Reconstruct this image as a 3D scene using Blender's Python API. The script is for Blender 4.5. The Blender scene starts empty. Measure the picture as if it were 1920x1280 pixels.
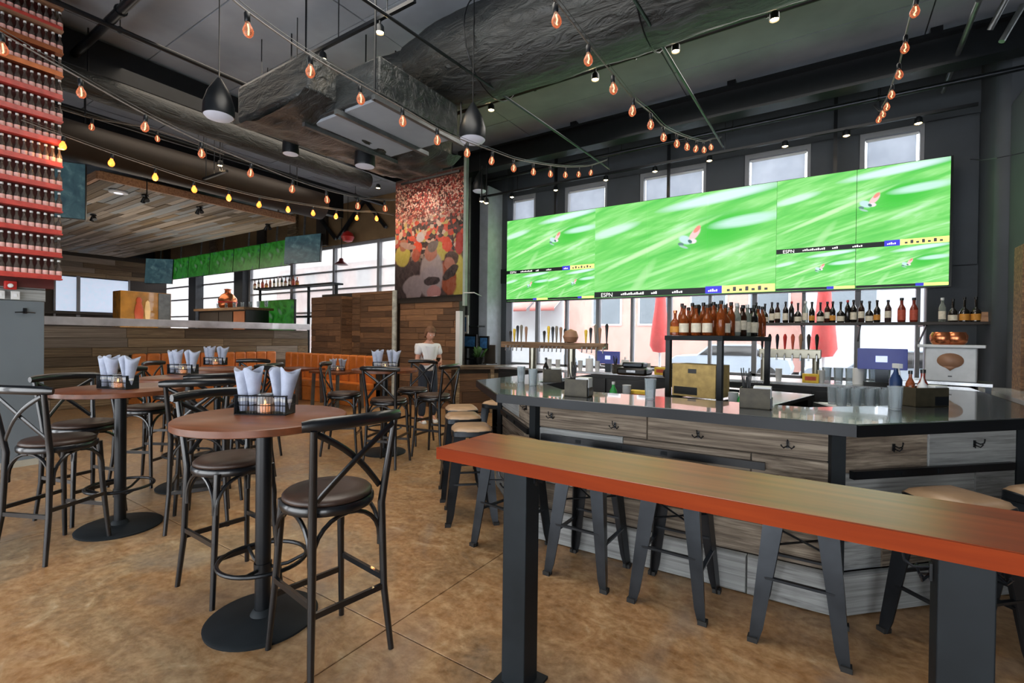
import bpy, bmesh, math, random
from mathutils import Vector, Matrix
random.seed(7)
PI = math.pi
C = bpy.context.scene.collection
S = bpy.context.scene
# ---------------------------------------------------------------- camera, world, lights
F, YAW, PIT, ROL, CY, EYE = 898.5, math.radians(33.38), math.radians(-.449), math.radians(.695), 638., 1.5
_f = Vector((-math.sin(YAW)*math.cos(PIT), math.cos(YAW)*math.cos(PIT), math.sin(PIT)))
_r0 = Vector((math.cos(YAW), math.sin(YAW), 0)); _u0 = _r0.cross(_f)
_r = _r0*math.cos(ROL)+_u0*math.sin(ROL); _u = -_r0*math.sin(ROL)+_u0*math.cos(ROL)
cd = bpy.data.cameras.new('camera'); cam = bpy.data.objects.new('camera', cd); C.objects.link(cam)
cam.matrix_world = Matrix(((_r.x, _u.x, -_f.x, 0), (_r.y, _u.y, -_f.y, 0), (_r.z, _u.z, -_f.z, EYE), (0, 0, 0, 1)))
cd.sensor_width = 36; cd.lens = F/1920*36; cd.shift_y = -2/1920; cd.clip_start = .05; cd.clip_end = 200
S.camera = cam
S.view_settings.view_transform = 'Standard'; S.view_settings.look = 'None'
S.view_settings.gamma = 1; S.view_settings.exposure = 0.0; S.view_settings.use_curve_mapping = False
W = bpy.data.worlds.new('sky'); S.world = W; W.use_nodes = True
W.node_tree.nodes['Background'].inputs[0].default_value = (.93, .965, 1, 1)
W.node_tree.nodes['Background'].inputs[1].default_value = 6.8

def lamp(name, kind, loc, energy, color=(1, 1, 1), size=.1, rot=(0, 0, 0), spot=None, sy=None, parent=None):
    l = bpy.data.lights.new(name, kind); l.energy = energy; l.color = color
    if kind == 'AREA':
        l.size = size
        if sy: l.shape = 'RECTANGLE'; l.size_y = sy
    elif kind == 'SUN': l.angle = size
    else: l.shadow_soft_size = size
    if spot: l.spot_size = spot; l.spot_blend = .6
    o = bpy.data.objects.new(name, l); C.objects.link(o); o.location = loc; o.rotation_euler = rot
    if parent: o.parent = parent
    return o
# added soft area fills near the deck, with no fixtures of their own
lamp('fill_area', 'AREA', (-2.6, 2.2, 5.2), 170, (1, .93, .82), 3.5, sy=2.5)
lamp('fill_area', 'AREA', (-7.6, 4.6, 5.2), 95, (1, .86, .7), 4.0, sy=4.0)
lamp('fill_area', 'AREA', (-17.5, 6.0, 4.4), 110, (1, .84, .65), 7.0, sy=2.6)
lamp('fill_area', 'AREA', (-1.0, 6.6, 5.2), 80, (1, .95, .88), 4.5, sy=1.6)

def ray(x, y): return _f + _r*((x-960)/F) - _u*((y-CY)/F)
def at(x, y, X=None, Y=None, Z=None, D=None):
    d = ray(x, y)
    t = X/d.x if X is not None else Y/d.y if Y is not None else (Z-EYE)/d.z if Z is not None else D
    return Vector((0, 0, EYE)) + d*t
# ---------------------------------------------------------------- materials
def lin(c):
    if isinstance(c, str): c = [int(c[i:i+2], 16)/255 for i in (0, 2, 4)]
    return tuple(((v/12.92) if v <= .04045 else ((v+.055)/1.055)**2.4) for v in c[:3]) + (1,)
class NT:
    def __init__(s, name):
        s.m = bpy.data.materials.new(name); s.m.use_nodes = True; s.t = s.m.node_tree; s.n = s.t.nodes
        s.b = s.n['Principled BSDF']; s.out = s.n['Material Output']; s.tc = None
    def coord(s, k='Object'):
        if not s.tc: s.tc = s.n.new('ShaderNodeTexCoord')
        return s.tc.outputs[k]
    def lk(s, a, b): s.t.links.new(a, b)
    def map(s, src, scale=(1, 1, 1), rot=(0, 0, 0), loc=(0, 0, 0)):
        n = s.n.new('ShaderNodeMapping'); n.inputs['Scale'].default_value = scale
        n.inputs['Rotation'].default_value = rot; n.inputs['Location'].default_value = loc
        s.lk(src, n.inputs[0]); return n.outputs[0]
    def noise(s, src, scale, detail=4, rough=.55, dist=0):
        n = s.n.new('ShaderNodeTexNoise'); n.inputs['Scale'].default_value = scale; n.inputs['Detail'].default_value = detail
        n.inputs['Roughness'].default_value = rough; n.inputs['Distortion'].default_value = dist
        s.lk(src, n.inputs['Vector']); return n.outputs['Fac']
    def vor(s, src, scale, out='Color'):
        n = s.n.new('ShaderNodeTexVoronoi'); n.inputs['Scale'].default_value = scale; s.lk(src, n.inputs['Vector']); return n.outputs[out]
    def ramp(s, fac, stops, mode='LINEAR'):
        n = s.n.new('ShaderNodeValToRGB'); n.color_ramp.interpolation = mode; e = n.color_ramp.elements
        while len(e) > 1: e.remove(e[-1])
        e[0].position = stops[0][0]; e[0].color = lin(stops[0][1])
        for p, c in stops[1:]:
            q = e.new(p); q.color = lin(c)
        s.lk(fac, n.inputs[0]); return n.outputs[0]
    def math(s, op, a, b=None, c=None):
        n = s.n.new('ShaderNodeMath'); n.operation = op
        for i, v in enumerate((a, b, c)):
            if v is None: continue
            if isinstance(v, (int, float)): n.inputs[i].default_value = v
            else: s.lk(v, n.inputs[i])
        return n.outputs[0]
    def mix(s, fac, a, b, mode='MIX'):
        n = s.n.new('ShaderNodeMix'); n.data_type = 'RGBA'; n.blend_type = mode; n.clamp_factor = True
        for k, v in ((0, fac), (6, a), (7, b)):
            if isinstance(v, (int, float)): n.inputs[k].default_value = v
            elif isinstance(v, (tuple, str)): n.inputs[k].default_value = lin(v)
            else: s.lk(v, n.inputs[k])
        return n.outputs[2]
    def sep(s, v):
        n = s.n.new('ShaderNodeSeparateXYZ'); s.lk(v, n.inputs[0]); return n.outputs
    def rnd(s):
        n = s.n.new('ShaderNodeObjectInfo'); return n.outputs['Random']
    def bump(s, h, st=.3, dist=.01):
        n = s.n.new('ShaderNodeBump'); n.inputs['Strength'].default_value = st; n.inputs['Distance'].default_value = dist
        s.lk(h, n.inputs['Height']); s.lk(n.outputs[0], s.b.inputs['Normal'])
    def col(s, v): s.lk(v, s.b.inputs['Base Color'])
    def set(s, **k):
        for a, v in k.items():
            key = {'rough': 'Roughness', 'metal': 'Metallic', 'alpha': 'Alpha', 'coat': 'Coat Weight', 'spec': 'Specular IOR Level',
                   'trans': 'Transmission Weight', 'es': 'Emission Strength', 'crough': 'Coat Roughness'}[a]
            s.b.inputs[key].default_value = v
def mat(name, c, rough=.5, metal=0, var=.12, scale=6, emit=None, es=0, coat=0, bump=0, spec=.5):
    t = NT(name); t.set(rough=rough, metal=metal, coat=coat, spec=spec)
    cc = lin(c); n = t.noise(t.coord(), scale, 3)
    lo = tuple(v*(1-var) for v in cc[:3]); hi = tuple(min(1, v*(1+var)) for v in cc[:3])
    r = t.n.new('ShaderNodeValToRGB'); r.color_ramp.elements[0].color = lo+(1,); r.color_ramp.elements[1].color = hi+(1,)
    r.color_ramp.elements[0].position = .3; r.color_ramp.elements[1].position = .7
    t.lk(n, r.inputs[0]); t.col(r.outputs[0])
    if emit: t.b.inputs['Emission Color'].default_value = lin(emit); t.set(es=es)
    if bump: t.bump(t.noise(t.coord(), scale*6, 3), bump, .004)
    return t.m
def wood(name, cols, rough=.5, axis=0, sc=2.2, rv=.5, coat=0, stretch=14, spec=.5, bs=.25):
    """cols: dark, mid, light; grain runs along local axis; each object gets its own tone"""
    t = NT(name); t.set(rough=rough, coat=coat, spec=spec)
    s = [sc*stretch]*3; s[axis] = sc
    r = t.rnd(); cx = t.n.new('ShaderNodeCombineXYZ')
    for i in range(3): t.lk(t.math('MULTIPLY', r, 37.3*(i+1)), cx.inputs[i])
    va = t.n.new('ShaderNodeVectorMath'); va.operation = 'ADD'
    t.lk(t.map(t.coord(), tuple(s)), va.inputs[0]); t.lk(cx.outputs[0], va.inputs[1])
    n = t.noise(va.outputs[0], 1, 6, .62, .4)
    c = t.ramp(n, [(.28, cols[0]), (.5, cols[1]), (.74, cols[2])])
    v = t.math('MULTIPLY_ADD', r, rv, 1-rv/2)
    cm = t.n.new('ShaderNodeCombineColor'); [t.lk(v, cm.inputs[i]) for i in range(3)]
    t.col(t.mix(1.0, c, cm.outputs[0], 'MULTIPLY')); t.set(crough=.3); t.bump(n, bs, .003)
    return t.m
M = {}
M['black'] = mat('black_metal', '12161b', .36, .3, .2, 9)
M['blackwood'] = mat('black_lacquered_wood', '0b0e13', .3, 0, .25, 12, coat=.35)
M['steel'] = mat('blackened_steel', '1b2024', .6, .25, .35, 3, spec=.25)
M['gun'] = mat('gunmetal', '34383d', .3, .8, .25, 5)
M['chrome'] = mat('brushed_steel', 'b9bcc0', .25, .9, .08, 20)
M['leather'] = mat('brown_leather', '35261f', .42, 0, .3, 14, bump=.12)
M['tan'] = mat('tan_leather', '9c7f62', .35, 0, .15, 10, bump=.08)
M['orange'] = mat('orange_leather', 'c4702e', .45, 0, .22, 5, bump=.1)
M['charcoal'] = mat('charcoal_paint', '3c4249', .65, 0, .12, 2)
M['greybox'] = mat('slate_grey_paint', '5f686f', .6, 0, .08, 1.5)
M['white'] = mat('white_paint', 'cfd2d4', .5, 0, .06, 4)
M['paper'] = mat('white_napkin_cloth', '9ca4b8', .8, 0, .1, 30, bump=.2)
M['screenblk'] = mat('screen_bezel', '0a0b0d', .35, 0, .1, 5)
M['amberwall'] = mat('ochre_plaster', '7a6244', .8, 0, .15, 2)
M['deck'] = mat('slate_blue_deck_paint', '8d949e', .85, 0, .16, 1.3, bump=.15)
M['duct'] = None
M['red'] = mat('red_lacquer', 'a8201c', .4, 0, .2, 8)
M['redcloth'] = mat('red_canvas', 'd84a48', .8, 0, .1, 4)
M['pink'] = mat('faded_pink_awning', 'c87870', .8, 0, .1, 4)
M['winpaint'] = mat('window_frame_grey', '85888e', .55, 0, .08, 3)
M['copper'] = mat('copper', 'c87a52', .25, .9, .2, 10)
M['crate'] = mat('dark_olive_tin', '3a3527', .5, .1, .3, 14)
M['box'] = mat('kraft_card', 'b39a62', .8, 0, .2, 16)
M['skin'] = mat('skin', 'c58f78', .55, 0, .1, 10)
M['hair'] = mat('brown_hair', '6b4830', .7, 0, .3, 30)
M['cotton'] = mat('white_cotton', 'dcdfe4', .85, 0, .05, 8)
M['denim'] = mat('dark_denim', '28303e', .85, 0, .2, 20)
M['shoe'] = mat('white_shoe', 'd4d4d6', .6)
M['leaf'] = mat('green_leaf', '3c6330', .5, 0, .3, 20)
M['asphalt'] = mat('pale_pavement', '8f9094', .9, 0, .1, 1)
M['brickfar'] = mat('pink_brick_far', 'b58a80', .9, 0, .12, 1)
M['stucco'] = mat('pale_stucco_far', '9a9fa8', .9, 0, .06, 1)
M['carpaint'] = mat('silver_car_paint', '8e98a2', .4, .1, .05, 2)
M['rubber'] = mat('rubber', '1a1a1a', .7)
M['shade'] = mat('roller_shade_cloth', '9aa2ad', .85, 0, .05, 4)
M['candle'] = mat('candle_wax', 'f0b890', .5, 0, .1, 8, emit='ff9a50', es=1.3)
M['flame'] = mat('candle_flame', 'ffd9a0', .5, 0, .05, 8, emit='ffb060', es=14)
M['bulblit'] = mat('glowing_amber_bulb', 'ffb060', .3, 0, .05, 8, emit='ff7a20', es=3)
M['filament'] = mat('filament', 'ffd0a0', .3, 0, .1, 20, emit='ffb084', es=8)
M['lens'] = mat('lamp_lens', 'fff0d0', .3, 0, .02, 8, emit='ffd89a', es=45)
M['grille_glow'] = mat('speaker_mesh', 'b7bac8', .5, 0, .05, 8, emit='c8ccdd', es=.15)  # speaker grilles given a faint glow of their own
M['cable'] = mat('grey_cable', '6f6a66', .5, 0, .2, 30)
M['galv'] = mat('galvanised_pipe', '6c7072', .4, .7, .2, 8)
M['white_lit'] = mat('downlight_lens', 'e8e8ff', .4, emit='e9e9ff', es=1.3)
M['plateledge'] = mat('polished_pale_stone', 'd4d4da', .12, 0, .25, 2.5, coat=.5)
M['menu'] = mat('blue_menu_print', '2f5f8f', .5, 0, .5, 20)
M['yellow'] = mat('yellow_label', 'd8b63a', .6, 0, .15, 20)
M['bluebottle'] = mat('blue_plastic', '26406e', .3)
M['ltblue'] = mat('pos_blue', '3b447c', .4, emit='3a4390', es=.35)
M['ltwhite'] = mat('pos_white', 'c8d0ff', .4, emit='c0d0ff', es=.9)
M['clear_plank'] = mat('pale_tap_handle', '7b7468', .5)
M['tapsteel'] = mat('brushed_nickel', '9a978a', .3, .9)
M['popgrey'] = mat('pale_grey_enamel', 'b4b8bb', .4)
M['oval'] = mat('brown_emblem', '8f6a52', .5)
M['dkbrown'] = mat('dark_brown_frame', '2f2822', .5)
M['lcd'] = None
M['bar_top'] = mat('polished_charcoal_stone', '4a4f54', .22, .35, .3, 1.2, coat=.8)
M['bar_edge'] = mat('steel_edge_band', '1a1d21', .35, .5, .15, 3)
M['purple'] = mat('broadcast_blue', '3b36c0', .5, emit='3a34d0', es=.8)
M['tick'] = mat('broadcast_ticker_black', '0e1518', .5, emit='121a1e', es=.5)
M['tickw'] = mat('broadcast_lettering', 'ffffff', .5, emit='ffffff', es=.8)
M['ticky'] = mat('broadcast_yellow', 'f4ea8a', .5, emit='f4ea8a', es=.85)
t = NT('roller_shade_cloth'); tl = t.n.new('ShaderNodeBsdfTranslucent'); c_ = t.ramp(t.noise(t.coord(), 3, 2), [(.3, 'd4dae2'), (.7, 'e4e9f0')]); t.col(c_); t.lk(c_, tl.inputs[0]); t.set(rough=.9)
mx = t.n.new('ShaderNodeMixShader'); mx.inputs[0].default_value = .6; t.lk(t.b.outputs[0], mx.inputs[1]); t.lk(tl.outputs[0], mx.inputs[2]); t.lk(mx.outputs[0], t.out.inputs[0]); M['shade'] = t.m
def glassy(name, tint, op, rough=.05):
    t = NT(name); t.set(rough=rough)
    n = t.noise(t.coord(), 5, 2); t.col(t.mix(n, tuple(v*.9 for v in lin(tint)[:3]), tint))
    tr = t.n.new('ShaderNodeBsdfTransparent'); tr.inputs[0].default_value = tuple(.35+.65*v for v in lin(tint)[:3])+(1,)
    fr = t.n.new('ShaderNodeFresnel'); fr.inputs[0].default_value = 1.45
    f = t.math('MAXIMUM', t.math('MULTIPLY', fr.outputs[0], .9), op)
    mx = t.n.new('ShaderNodeMixShader'); t.lk(f, mx.inputs[0]); t.lk(tr.outputs[0], mx.inputs[1]); t.lk(t.b.outputs[0], mx.inputs[2])
    t.lk(mx.outputs[0], t.out.inputs[0]); return t.m
M['pane'] = glassy('window_pane', 'ffffff', .04)
M['bulb'] = glassy('amber_bulb_glass', 'dcb090', .38)
M['glass'] = glassy('clear_glassware', 'dfe6ea', .3)
M['gclear'] = glassy('clear_bottle_glass', 'c8cfc8', .4)
M['gamber'] = glassy('amber_spirit_glass', 'b0612a', .6)
M['gdark'] = mat('dark_wine_glass', '15120f', .15, coat=.5)
M['gbrown'] = glassy('brown_bottle_glass', '4a2a1c', .75)
M['gred'] = mat('red_label_bottle_glass', '7d2f22', .2, coat=.4)
M['ggreen'] = glassy('green_bottle_glass', '1f3b2a', .7)
M['gsmoke'] = glassy('smoky_soda_bottle', '8f837e', .42)
M['cloudy'] = glassy('cloudy_bottle_glass', 'bdb4a8', .55)
M['label_w'] = mat('white_label', 'd3cbb8', .6, 0, .15, 30)
M['label_r'] = mat('red_label', 'b5503c', .6, 0, .15, 30)
M['label_o'] = mat('orange_label', 'c98a34', .6, 0, .15, 30)
M['label_p'] = mat('pale_pink_label', 'dcaaa4', .6, 0, .2, 30)
M['redshelf'] = mat('red_acrylic_shelf', 'b8433c', .35, 0, .25, 12)
def duct_mat():
    t = NT('black_duct_wrap'); t.set(rough=.42, spec=.6); n = t.noise(t.map(t.coord(), (1.2, 4, 4)), 2.2, 6, .6, 1.2)
    t.col(t.ramp(n, [(.3, '14181a'), (.55, '23282a'), (.8, '3d4444')])); t.bump(n, .9, .06); return t.m
M['duct'] = duct_mat()
def floor_mat():
    t = NT('stained_polished_concrete'); t.set(spec=.5)
    c = t.coord(); a = t.noise(c, .55, 8, .62, .9); b = t.noise(t.map(c, (1, 1.6, 1)), 3.6, 9, .68, 1.6); d = t.noise(c, 22, 5, .6)
    k = t.ramp(a, [(.3, '57503f'), (.43, '8a6740'), (.53, 'a57646'), (.62, '8f7c60'), (.74, 'a39580')])
    k2 = t.ramp(b, [(.3, '2f281c'), (.47, '7d5a36'), (.6, 'a98d66'), (.74, 'cdc0a6')])
    m = t.mix(.48, k, k2); m = t.mix(.2, m, t.ramp(d, [(.35, '33271a'), (.65, 'd0b594')]))
    e = t.noise(t.map(c, (1, 1, 1), loc=(9, 4, 0)), .9, 3, .5, 2.0); m = t.mix(t.math('MULTIPLY', t.ramp(e, [(.55, '000000'), (.7, 'ffffff')]), .35), m, '6d6f70')
    t.col(m); r = t.math('MULTIPLY_ADD', b, .3, .22); t.lk(r, t.b.inputs['Roughness']); t.bump(t.math('ADD', b, d), .06, .004)
    return t.m
M['floor'] = floor_mat()
M['barn'] = wood('weathered_grey_brown_plank', ('3a3128', '73675a', 'a09484'), .8, rv=.6, stretch=6, sc=2.2, bs=.6)
M['barng'] = wood('weathered_grey_plank', ('626262', '848686', '9da09f'), .75, rv=.3, stretch=8, sc=1.8)
M['barnl'] = wood('reclaimed_brown_plank', ('3c3025', '6b5942', 'a08d6f'), .7, rv=1.1, stretch=9)
M['barnd'] = wood('reclaimed_dark_plank', ('38261a', '654730', '94704c'), .7, rv=1.0)
M['barnc'] = wood('grey_ceiling_plank', ('4c433a', '877b6e', 'b3a89b'), .75, rv=.7)
M['redwood'] = wood('red_stained_tabletop', ('52301c', '683a23', '7c4a31'), .36, rv=.12, spec=.3, coat=.15, sc=1.3, bs=.03)
M['rail'] = wood('orange_butcher_block', ('642206', '8a370e', 'a85420'), .34, rv=.05, stretch=20, coat=.6, sc=.8, bs=.03)
M['trimwood'] = wood('pale_edge_board', ('6d4a34', '9a7254', 'b98f6c'), .6, rv=.2)
M['railedge'] = wood('orange_block_edge', ('6e2404', '7a2b06', '86340b'), .6, rv=.05, spec=.12, sc=.8, bs=.03)
M['beamwood'] = wood('tap_beam_wood', ('4a3420', '75583c', '94785a'), .6, rv=.1)
M['counterwood'] = wood('worn_counter_wood', ('33281e', '5a4a3a', '86766a'), .4, rv=.1)
def picture(name, build, es):
    t = NT(name); uv = t.coord('UV'); s = t.sep(uv); c = build(t, s[0], s[1], uv)
    t.b.inputs['Base Color'].default_value = (.005, .005, .005, 1); t.lk(c, t.b.inputs['Emission Color']); t.set(es=es, rough=.35); return t.m
def ell(t, u, v, cx, cy, a, b, rot=0, soft=.15):
    du = t.math('SUBTRACT', u, cx); dv = t.math('SUBTRACT', v, cy)
    if rot:
        c_, s_ = math.cos(rot), math.sin(rot)
        p = t.math('ADD', t.math('MULTIPLY', du, c_), t.math('MULTIPLY', dv, s_))
        q = t.math('SUBTRACT', t.math('MULTIPLY', dv, c_), t.math('MULTIPLY', du, s_)); du, dv = p, q
    d = t.math('ADD', t.math('POWER', t.math('DIVIDE', du, a), 2), t.math('POWER', t.math('DIVIDE', dv, b), 2))
    return t.math('MULTIPLY_ADD', t.math('SUBTRACT', 1.0, d), 1/soft, .5)
def cl(t, x):
    n = t.n.new('ShaderNodeClamp'); t.lk(x, n.inputs[0]); return n.outputs[0]
def broadcast(t, u, v, uv):
    n = t.noise(t.map(t.map(uv, rot=(0, 0, math.radians(-28))), (1, 5.5, 1)), 1.7, 4, .6, .5)
    c = t.ramp(n, [(.3, '4cc04e'), (.47, '70d064'), (.58, '92de84'), (.7, 'bceabc')])
    band = t.math('ADD', t.math('MULTIPLY', u, .55), t.math('MULTIPLY', v, -1))
    c = t.mix(cl(t, t.math('MULTIPLY', ell(t, u, v, .74, .64, .16, .2, -.6, 1.2), .8)), c, '3cbf3c')
    for (a, b, ra, rb, ro, co, k) in ((.12, .72, .16, .045, .35, 'c8ecd8', .8), (.86, .68, .17, .05, .15, 'bfe9d8', .8), (.72, .93, .3, .05, .18, 'cfe8ea', .8),
                                      (.36, .5, .4, .025, .6, 'c2efb2', .7), (.5, .3, .4, .02, .5, 'a8e69a', .6), (.3, .18, .2, .03, 1.2, 'a8e29a', .5)):
        c = t.mix(cl(t, t.math('MULTIPLY', ell(t, u, v, a, b, ra, rb, ro, .9), k)), c, co)
    for (a, b, ra, rb, ro, co) in ((.55, .55, .03, .05, .5, 'bfe0e0'), (.6, .6, .022, .065, -.35, 'f0c8c8'), (.612, .645, .014, .035, -.4, 'ee8f80'),
                                   (.59, .53, .02, .025, .2, 'e8e0e4'), (.525, .51, .014, .02, .6, '5f8580'), (.575, .53, .01, .02, .3, '45706c'), (.54, .48, .01, .03, .9, '9fc8b8')):
        c = t.mix(cl(t, ell(t, u, v, a, b, ra, rb, ro, .7)), c, co)
    return c
M['lcd'] = picture('green_field_broadcast', broadcast, 1.22)
def dimcast(t, u, v, uv):
    n = t.noise(t.map(uv, (3, 1.4, 1)), 2.4, 5, .6, .8)
    c = t.ramp(n, [(.3, '154a1c'), (.45, '2a7f24'), (.6, '3f9a3a'), (.68, '24504a'), (.78, '7fb08a')])
    for (a, b) in ((.35, .5), (.62, .62)):
        c = t.mix(cl(t, t.math('MULTIPLY', ell(t, u, v, a, b, .04, .1, .4, 1.5), .6)), c, '7d9a80')
    return c
M['lcd2'] = picture('dim_field_broadcast', dimcast, .42)
def slate(t, u, v, uv):
    n = t.noise(uv, 5, 5, .6, .8); return t.ramp(n, [(.35, '3c5a66'), (.55, '4f727a'), (.8, '86a8aa')])
M['lcd3'] = picture('grey_blue_broadcast', slate, .4)
def crowd(t, u, v, uv):
    wn = t.noise(uv, 14, 3); wm = t.noise(t.map(uv, loc=(3, 1, 0)), 11, 3)
    u = t.math('MULTIPLY_ADD', wn, .04, t.math('SUBTRACT', u, .02)); v = t.math('MULTIPLY_ADD', wm, .03, t.math('SUBTRACT', v, .015))
    a = t.sep(t.vor(t.map(uv, (1, 1.35, 1)), 58))[0]
    b = t.sep(t.vor(t.map(uv, (1, 1.35, 1), loc=(.3, .2, 0)), 24))[1]
    ra = t.ramp(a, [(0, '3c1410'), (.2, 'a8392e'), (.4, 'd8a088'), (.58, '8f2a22'), (.72, 'e8c0ae'), (.86, '5a2a24')], 'CONSTANT')
    rb = t.ramp(b, [(0, '2e2220'), (.28, 'b8483a'), (.45, 'c8a892'), (.62, '503430'), (.78, 'd04a2c'), (.9, 'b8a05a')], 'CONSTANT')
    f = t.math('MULTIPLY_ADD', t.math('SUBTRACT', .66, v), 7, .5)
    c = t.mix(cl(t, f), ra, rb)
    c = t.mix(cl(t, t.math('MULTIPLY_ADD', t.math('SUBTRACT', v, .93), 12, .2)), c, '4a2420')
    f = t.math('MULTIPLY_ADD', t.math('SUBTRACT', .34, v), 9, .5)
    c = t.mix(cl(t, f), c, '3a2c30')
    for (x, y, ra_, rb_, ro, co) in ((.12, .36, .12, .09, 0, 'c2b14c'), (.13, .45, .06, .05, 0, 'a8684c'), (.7, .36, .1, .07, -.5, 'b8a848'), (.93, .15, .12, .2, .3, 'c4b450'),
            (.8, .14, .11, .15, .5, '9a4a2a'), (.35, .42, .07, .05, 0, 'd8431f'), (.33, .35, .06, .05, 0, 'b0543c'), (.78, .41, .07, .06, -.5, 'd8451f'), (.95, .4, .06, .09, 0, 'a82e22'),
            (.84, .29, .1, .06, 0, '4a3226'), (.82, .25, .08, .05, -.4, 'b0705c'), (.83, .18, .12, .045, .4, '2c2220'), (.56, .2, .17, .17, .15, 'a89a98'), (.55, .12, .17, .13, 0, 'a3979a'),
            (.3, .1, .17, .085, .1, 'a39698'), (.3, .03, .12, .06, 0, 'a39698'), (.57, .125, .12, .035, 0, '2a262c'), (.6, .03, .1, .06, 0, 'c08a88'), (.55, .36, .09, .07, 0, 'b0725e'), (.58, .41, .08, .045, .2, '6e625c'),
            (.39, .5, .06, .04, 0, 'c0b4b4'), (.2, .44, .13, .025, -.2, 'b08a7c')):
        c = t.mix(cl(t, ell(t, u, v, x, y, ra_, rb_, ro, .3)), c, co)
    c = t.mix(.1, c, t.ramp(t.sep(t.vor(uv, 40))[0], [(0, '20181a'), (1, 'c8b0a8')]))
    return c
def flat_picture(name, build):
    t = NT(name); uv = t.coord('UV'); s = t.sep(uv); t.col(build(t, s[0], s[1], uv)); t.set(rough=.6); return t.m
M['crowd'] = flat_picture('crowd_mural_print', crowd)
# ---------------------------------------------------------------- mesh building
class MB:
    def __init__(s): s.v = []; s.f = []; s.uv = None
    def add(s, vs, fs):
        n = len(s.v); s.v += [tuple(v) for v in vs]; s.f += [tuple(i+n for i in f) for f in fs]; return s
    def box(s, x0, x1, y0, y1, z0, z1, rz=0, piv=None):
        vs = [(x, y, z) for z in (z0, z1) for y in (y0, y1) for x in (x0, x1)]
        if rz:
            px, py = piv if piv else ((x0+x1)/2, (y0+y1)/2); c, q = math.cos(rz), math.sin(rz)
            vs = [(px+(x-px)*c-(y-py)*q, py+(x-px)*q+(y-py)*c, z) for x, y, z in vs]
        return s.add(vs, [(0, 2, 3, 1), (4, 5, 7, 6), (0, 1, 5, 4), (1, 3, 7, 5), (3, 2, 6, 7), (2, 0, 4, 6)])
    def cbox(s, c, d, rz=0): return s.box(c[0]-d[0]/2, c[0]+d[0]/2, c[1]-d[1]/2, c[1]+d[1]/2, c[2]-d[2]/2, c[2]+d[2]/2, rz)
    def beam(s, a, b, w, h=None, up=(0, 0, 1)):
        a = Vector(a); b = Vector(b); d = (b-a).normalized(); u = Vector(up)
        if abs(d.dot(u)) > .98: u = Vector((0, 1, 0))
        r = d.cross(u).normalized(); u = r.cross(d); h = h or w; vs = []
        for p in (a, b):
            for i, j in ((-1, -1), (1, -1), (1, 1), (-1, 1)): vs.append(p+r*(i*w/2)+u*(j*h/2))
        return s.add(vs, [(3, 2, 1, 0), (4, 5, 6, 7), (0, 1, 5, 4), (1, 2, 6, 5), (2, 3, 7, 6), (3, 0, 4, 7)])
    def tube(s, pts, r, n=8, caps=True, flat=1.0):
        pts = [Vector(p) for p in pts]; rs = r if isinstance(r, (list, tuple)) else [r]*len(pts)
        vs = []; fs = []; prev = None
        for i, p in enumerate(pts):
            d = (pts[min(i+1, len(pts)-1)]-pts[max(i-1, 0)]).normalized()
            if prev is None: u = Vector((0, 0, 1)) if abs(d.z) < .9 else Vector((1, 0, 0))
            else: u = prev
            a = d.cross(u).normalized(); u = a.cross(d).normalized(); prev = u
            for k in range(n):
                t = 2*PI*k/n; vs.append(p+a*(math.cos(t)*rs[i]*flat)+u*(math.sin(t)*rs[i]))
        for i in range(len(pts)-1):
            for k in range(n):
                fs.append((i*n+k, i*n+(k+1) % n, (i+1)*n+(k+1) % n, (i+1)*n+k))
        if caps: fs += [tuple(range(n))[::-1], tuple((len(pts)-1)*n+k for k in range(n))]
        return s.add(vs, fs)
    def lathe(s, prof, n=16, c=(0, 0, 0), sx=1, sy=1):
        vs = []; fs = []
        for r, z in prof:
            for k in range(n):
                t = 2*PI*k/n; vs.append((c[0]+r*sx*math.cos(t), c[1]+r*sy*math.sin(t), c[2]+z))
        for i in range(len(prof)-1):
            for k in range(n): fs.append((i*n+k, i*n+(k+1) % n, (i+1)*n+(k+1) % n, (i+1)*n+k))
        if prof[0][0] > 1e-6: fs.append(tuple(range(n))[::-1])
        if prof[-1][0] > 1e-6: fs.append(tuple((len(prof)-1)*n+k for k in range(n)))
        return s.add(vs, fs)
    def ring(s, c, R, r, n=24, m=6, a0=0, a1=2*PI):
        full = abs(a1-a0-2*PI) < 1e-6; k = n+1
        return s.tube([(c[0]+R*math.cos(a0+(a1-a0)*i/n), c[1]+R*math.sin(a0+(a1-a0)*i/n), c[2]) for i in range(k)], r, m, caps=not full)
    def prism(s, poly, z0, z1):
        n = len(poly); vs = [(x, y, z0) for x, y in poly]+[(x, y, z1) for x, y in poly]
        return s.add(vs, [tuple(range(n))[::-1], tuple(range(n, 2*n))]+[(i, (i+1) % n, n+(i+1) % n, n+i) for i in range(n)])
    def ngrid(s, fn, nu, nv):
        vs = [fn(i/nu, j/nv) for j in range(nv+1) for i in range(nu+1)]
        return s.add(vs, [(j*(nu+1)+i, j*(nu+1)+i+1, (j+1)*(nu+1)+i+1, (j+1)*(nu+1)+i) for j in range(nv) for i in range(nu)])
    def mesh(s, name, m, ang=40):
        me = bpy.data.meshes.new(name); me.from_pydata(s.v, [], s.f)
        if s.uv: 
            l = me.uv_layers.new(name='UVMap')
            for i, p in enumerate(me.loops): l.data[i].uv = s.uv[p.vertex_index]
        me.materials.append(m)
        b = bmesh.new(); b.from_mesh(me); bmesh.ops.recalc_face_normals(b, faces=b.faces); b.to_mesh(me); b.free()
        me.polygons.foreach_set('use_smooth', [True]*len(me.polygons)); me.set_sharp_from_angle(angle=math.radians(ang))
        return me
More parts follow.
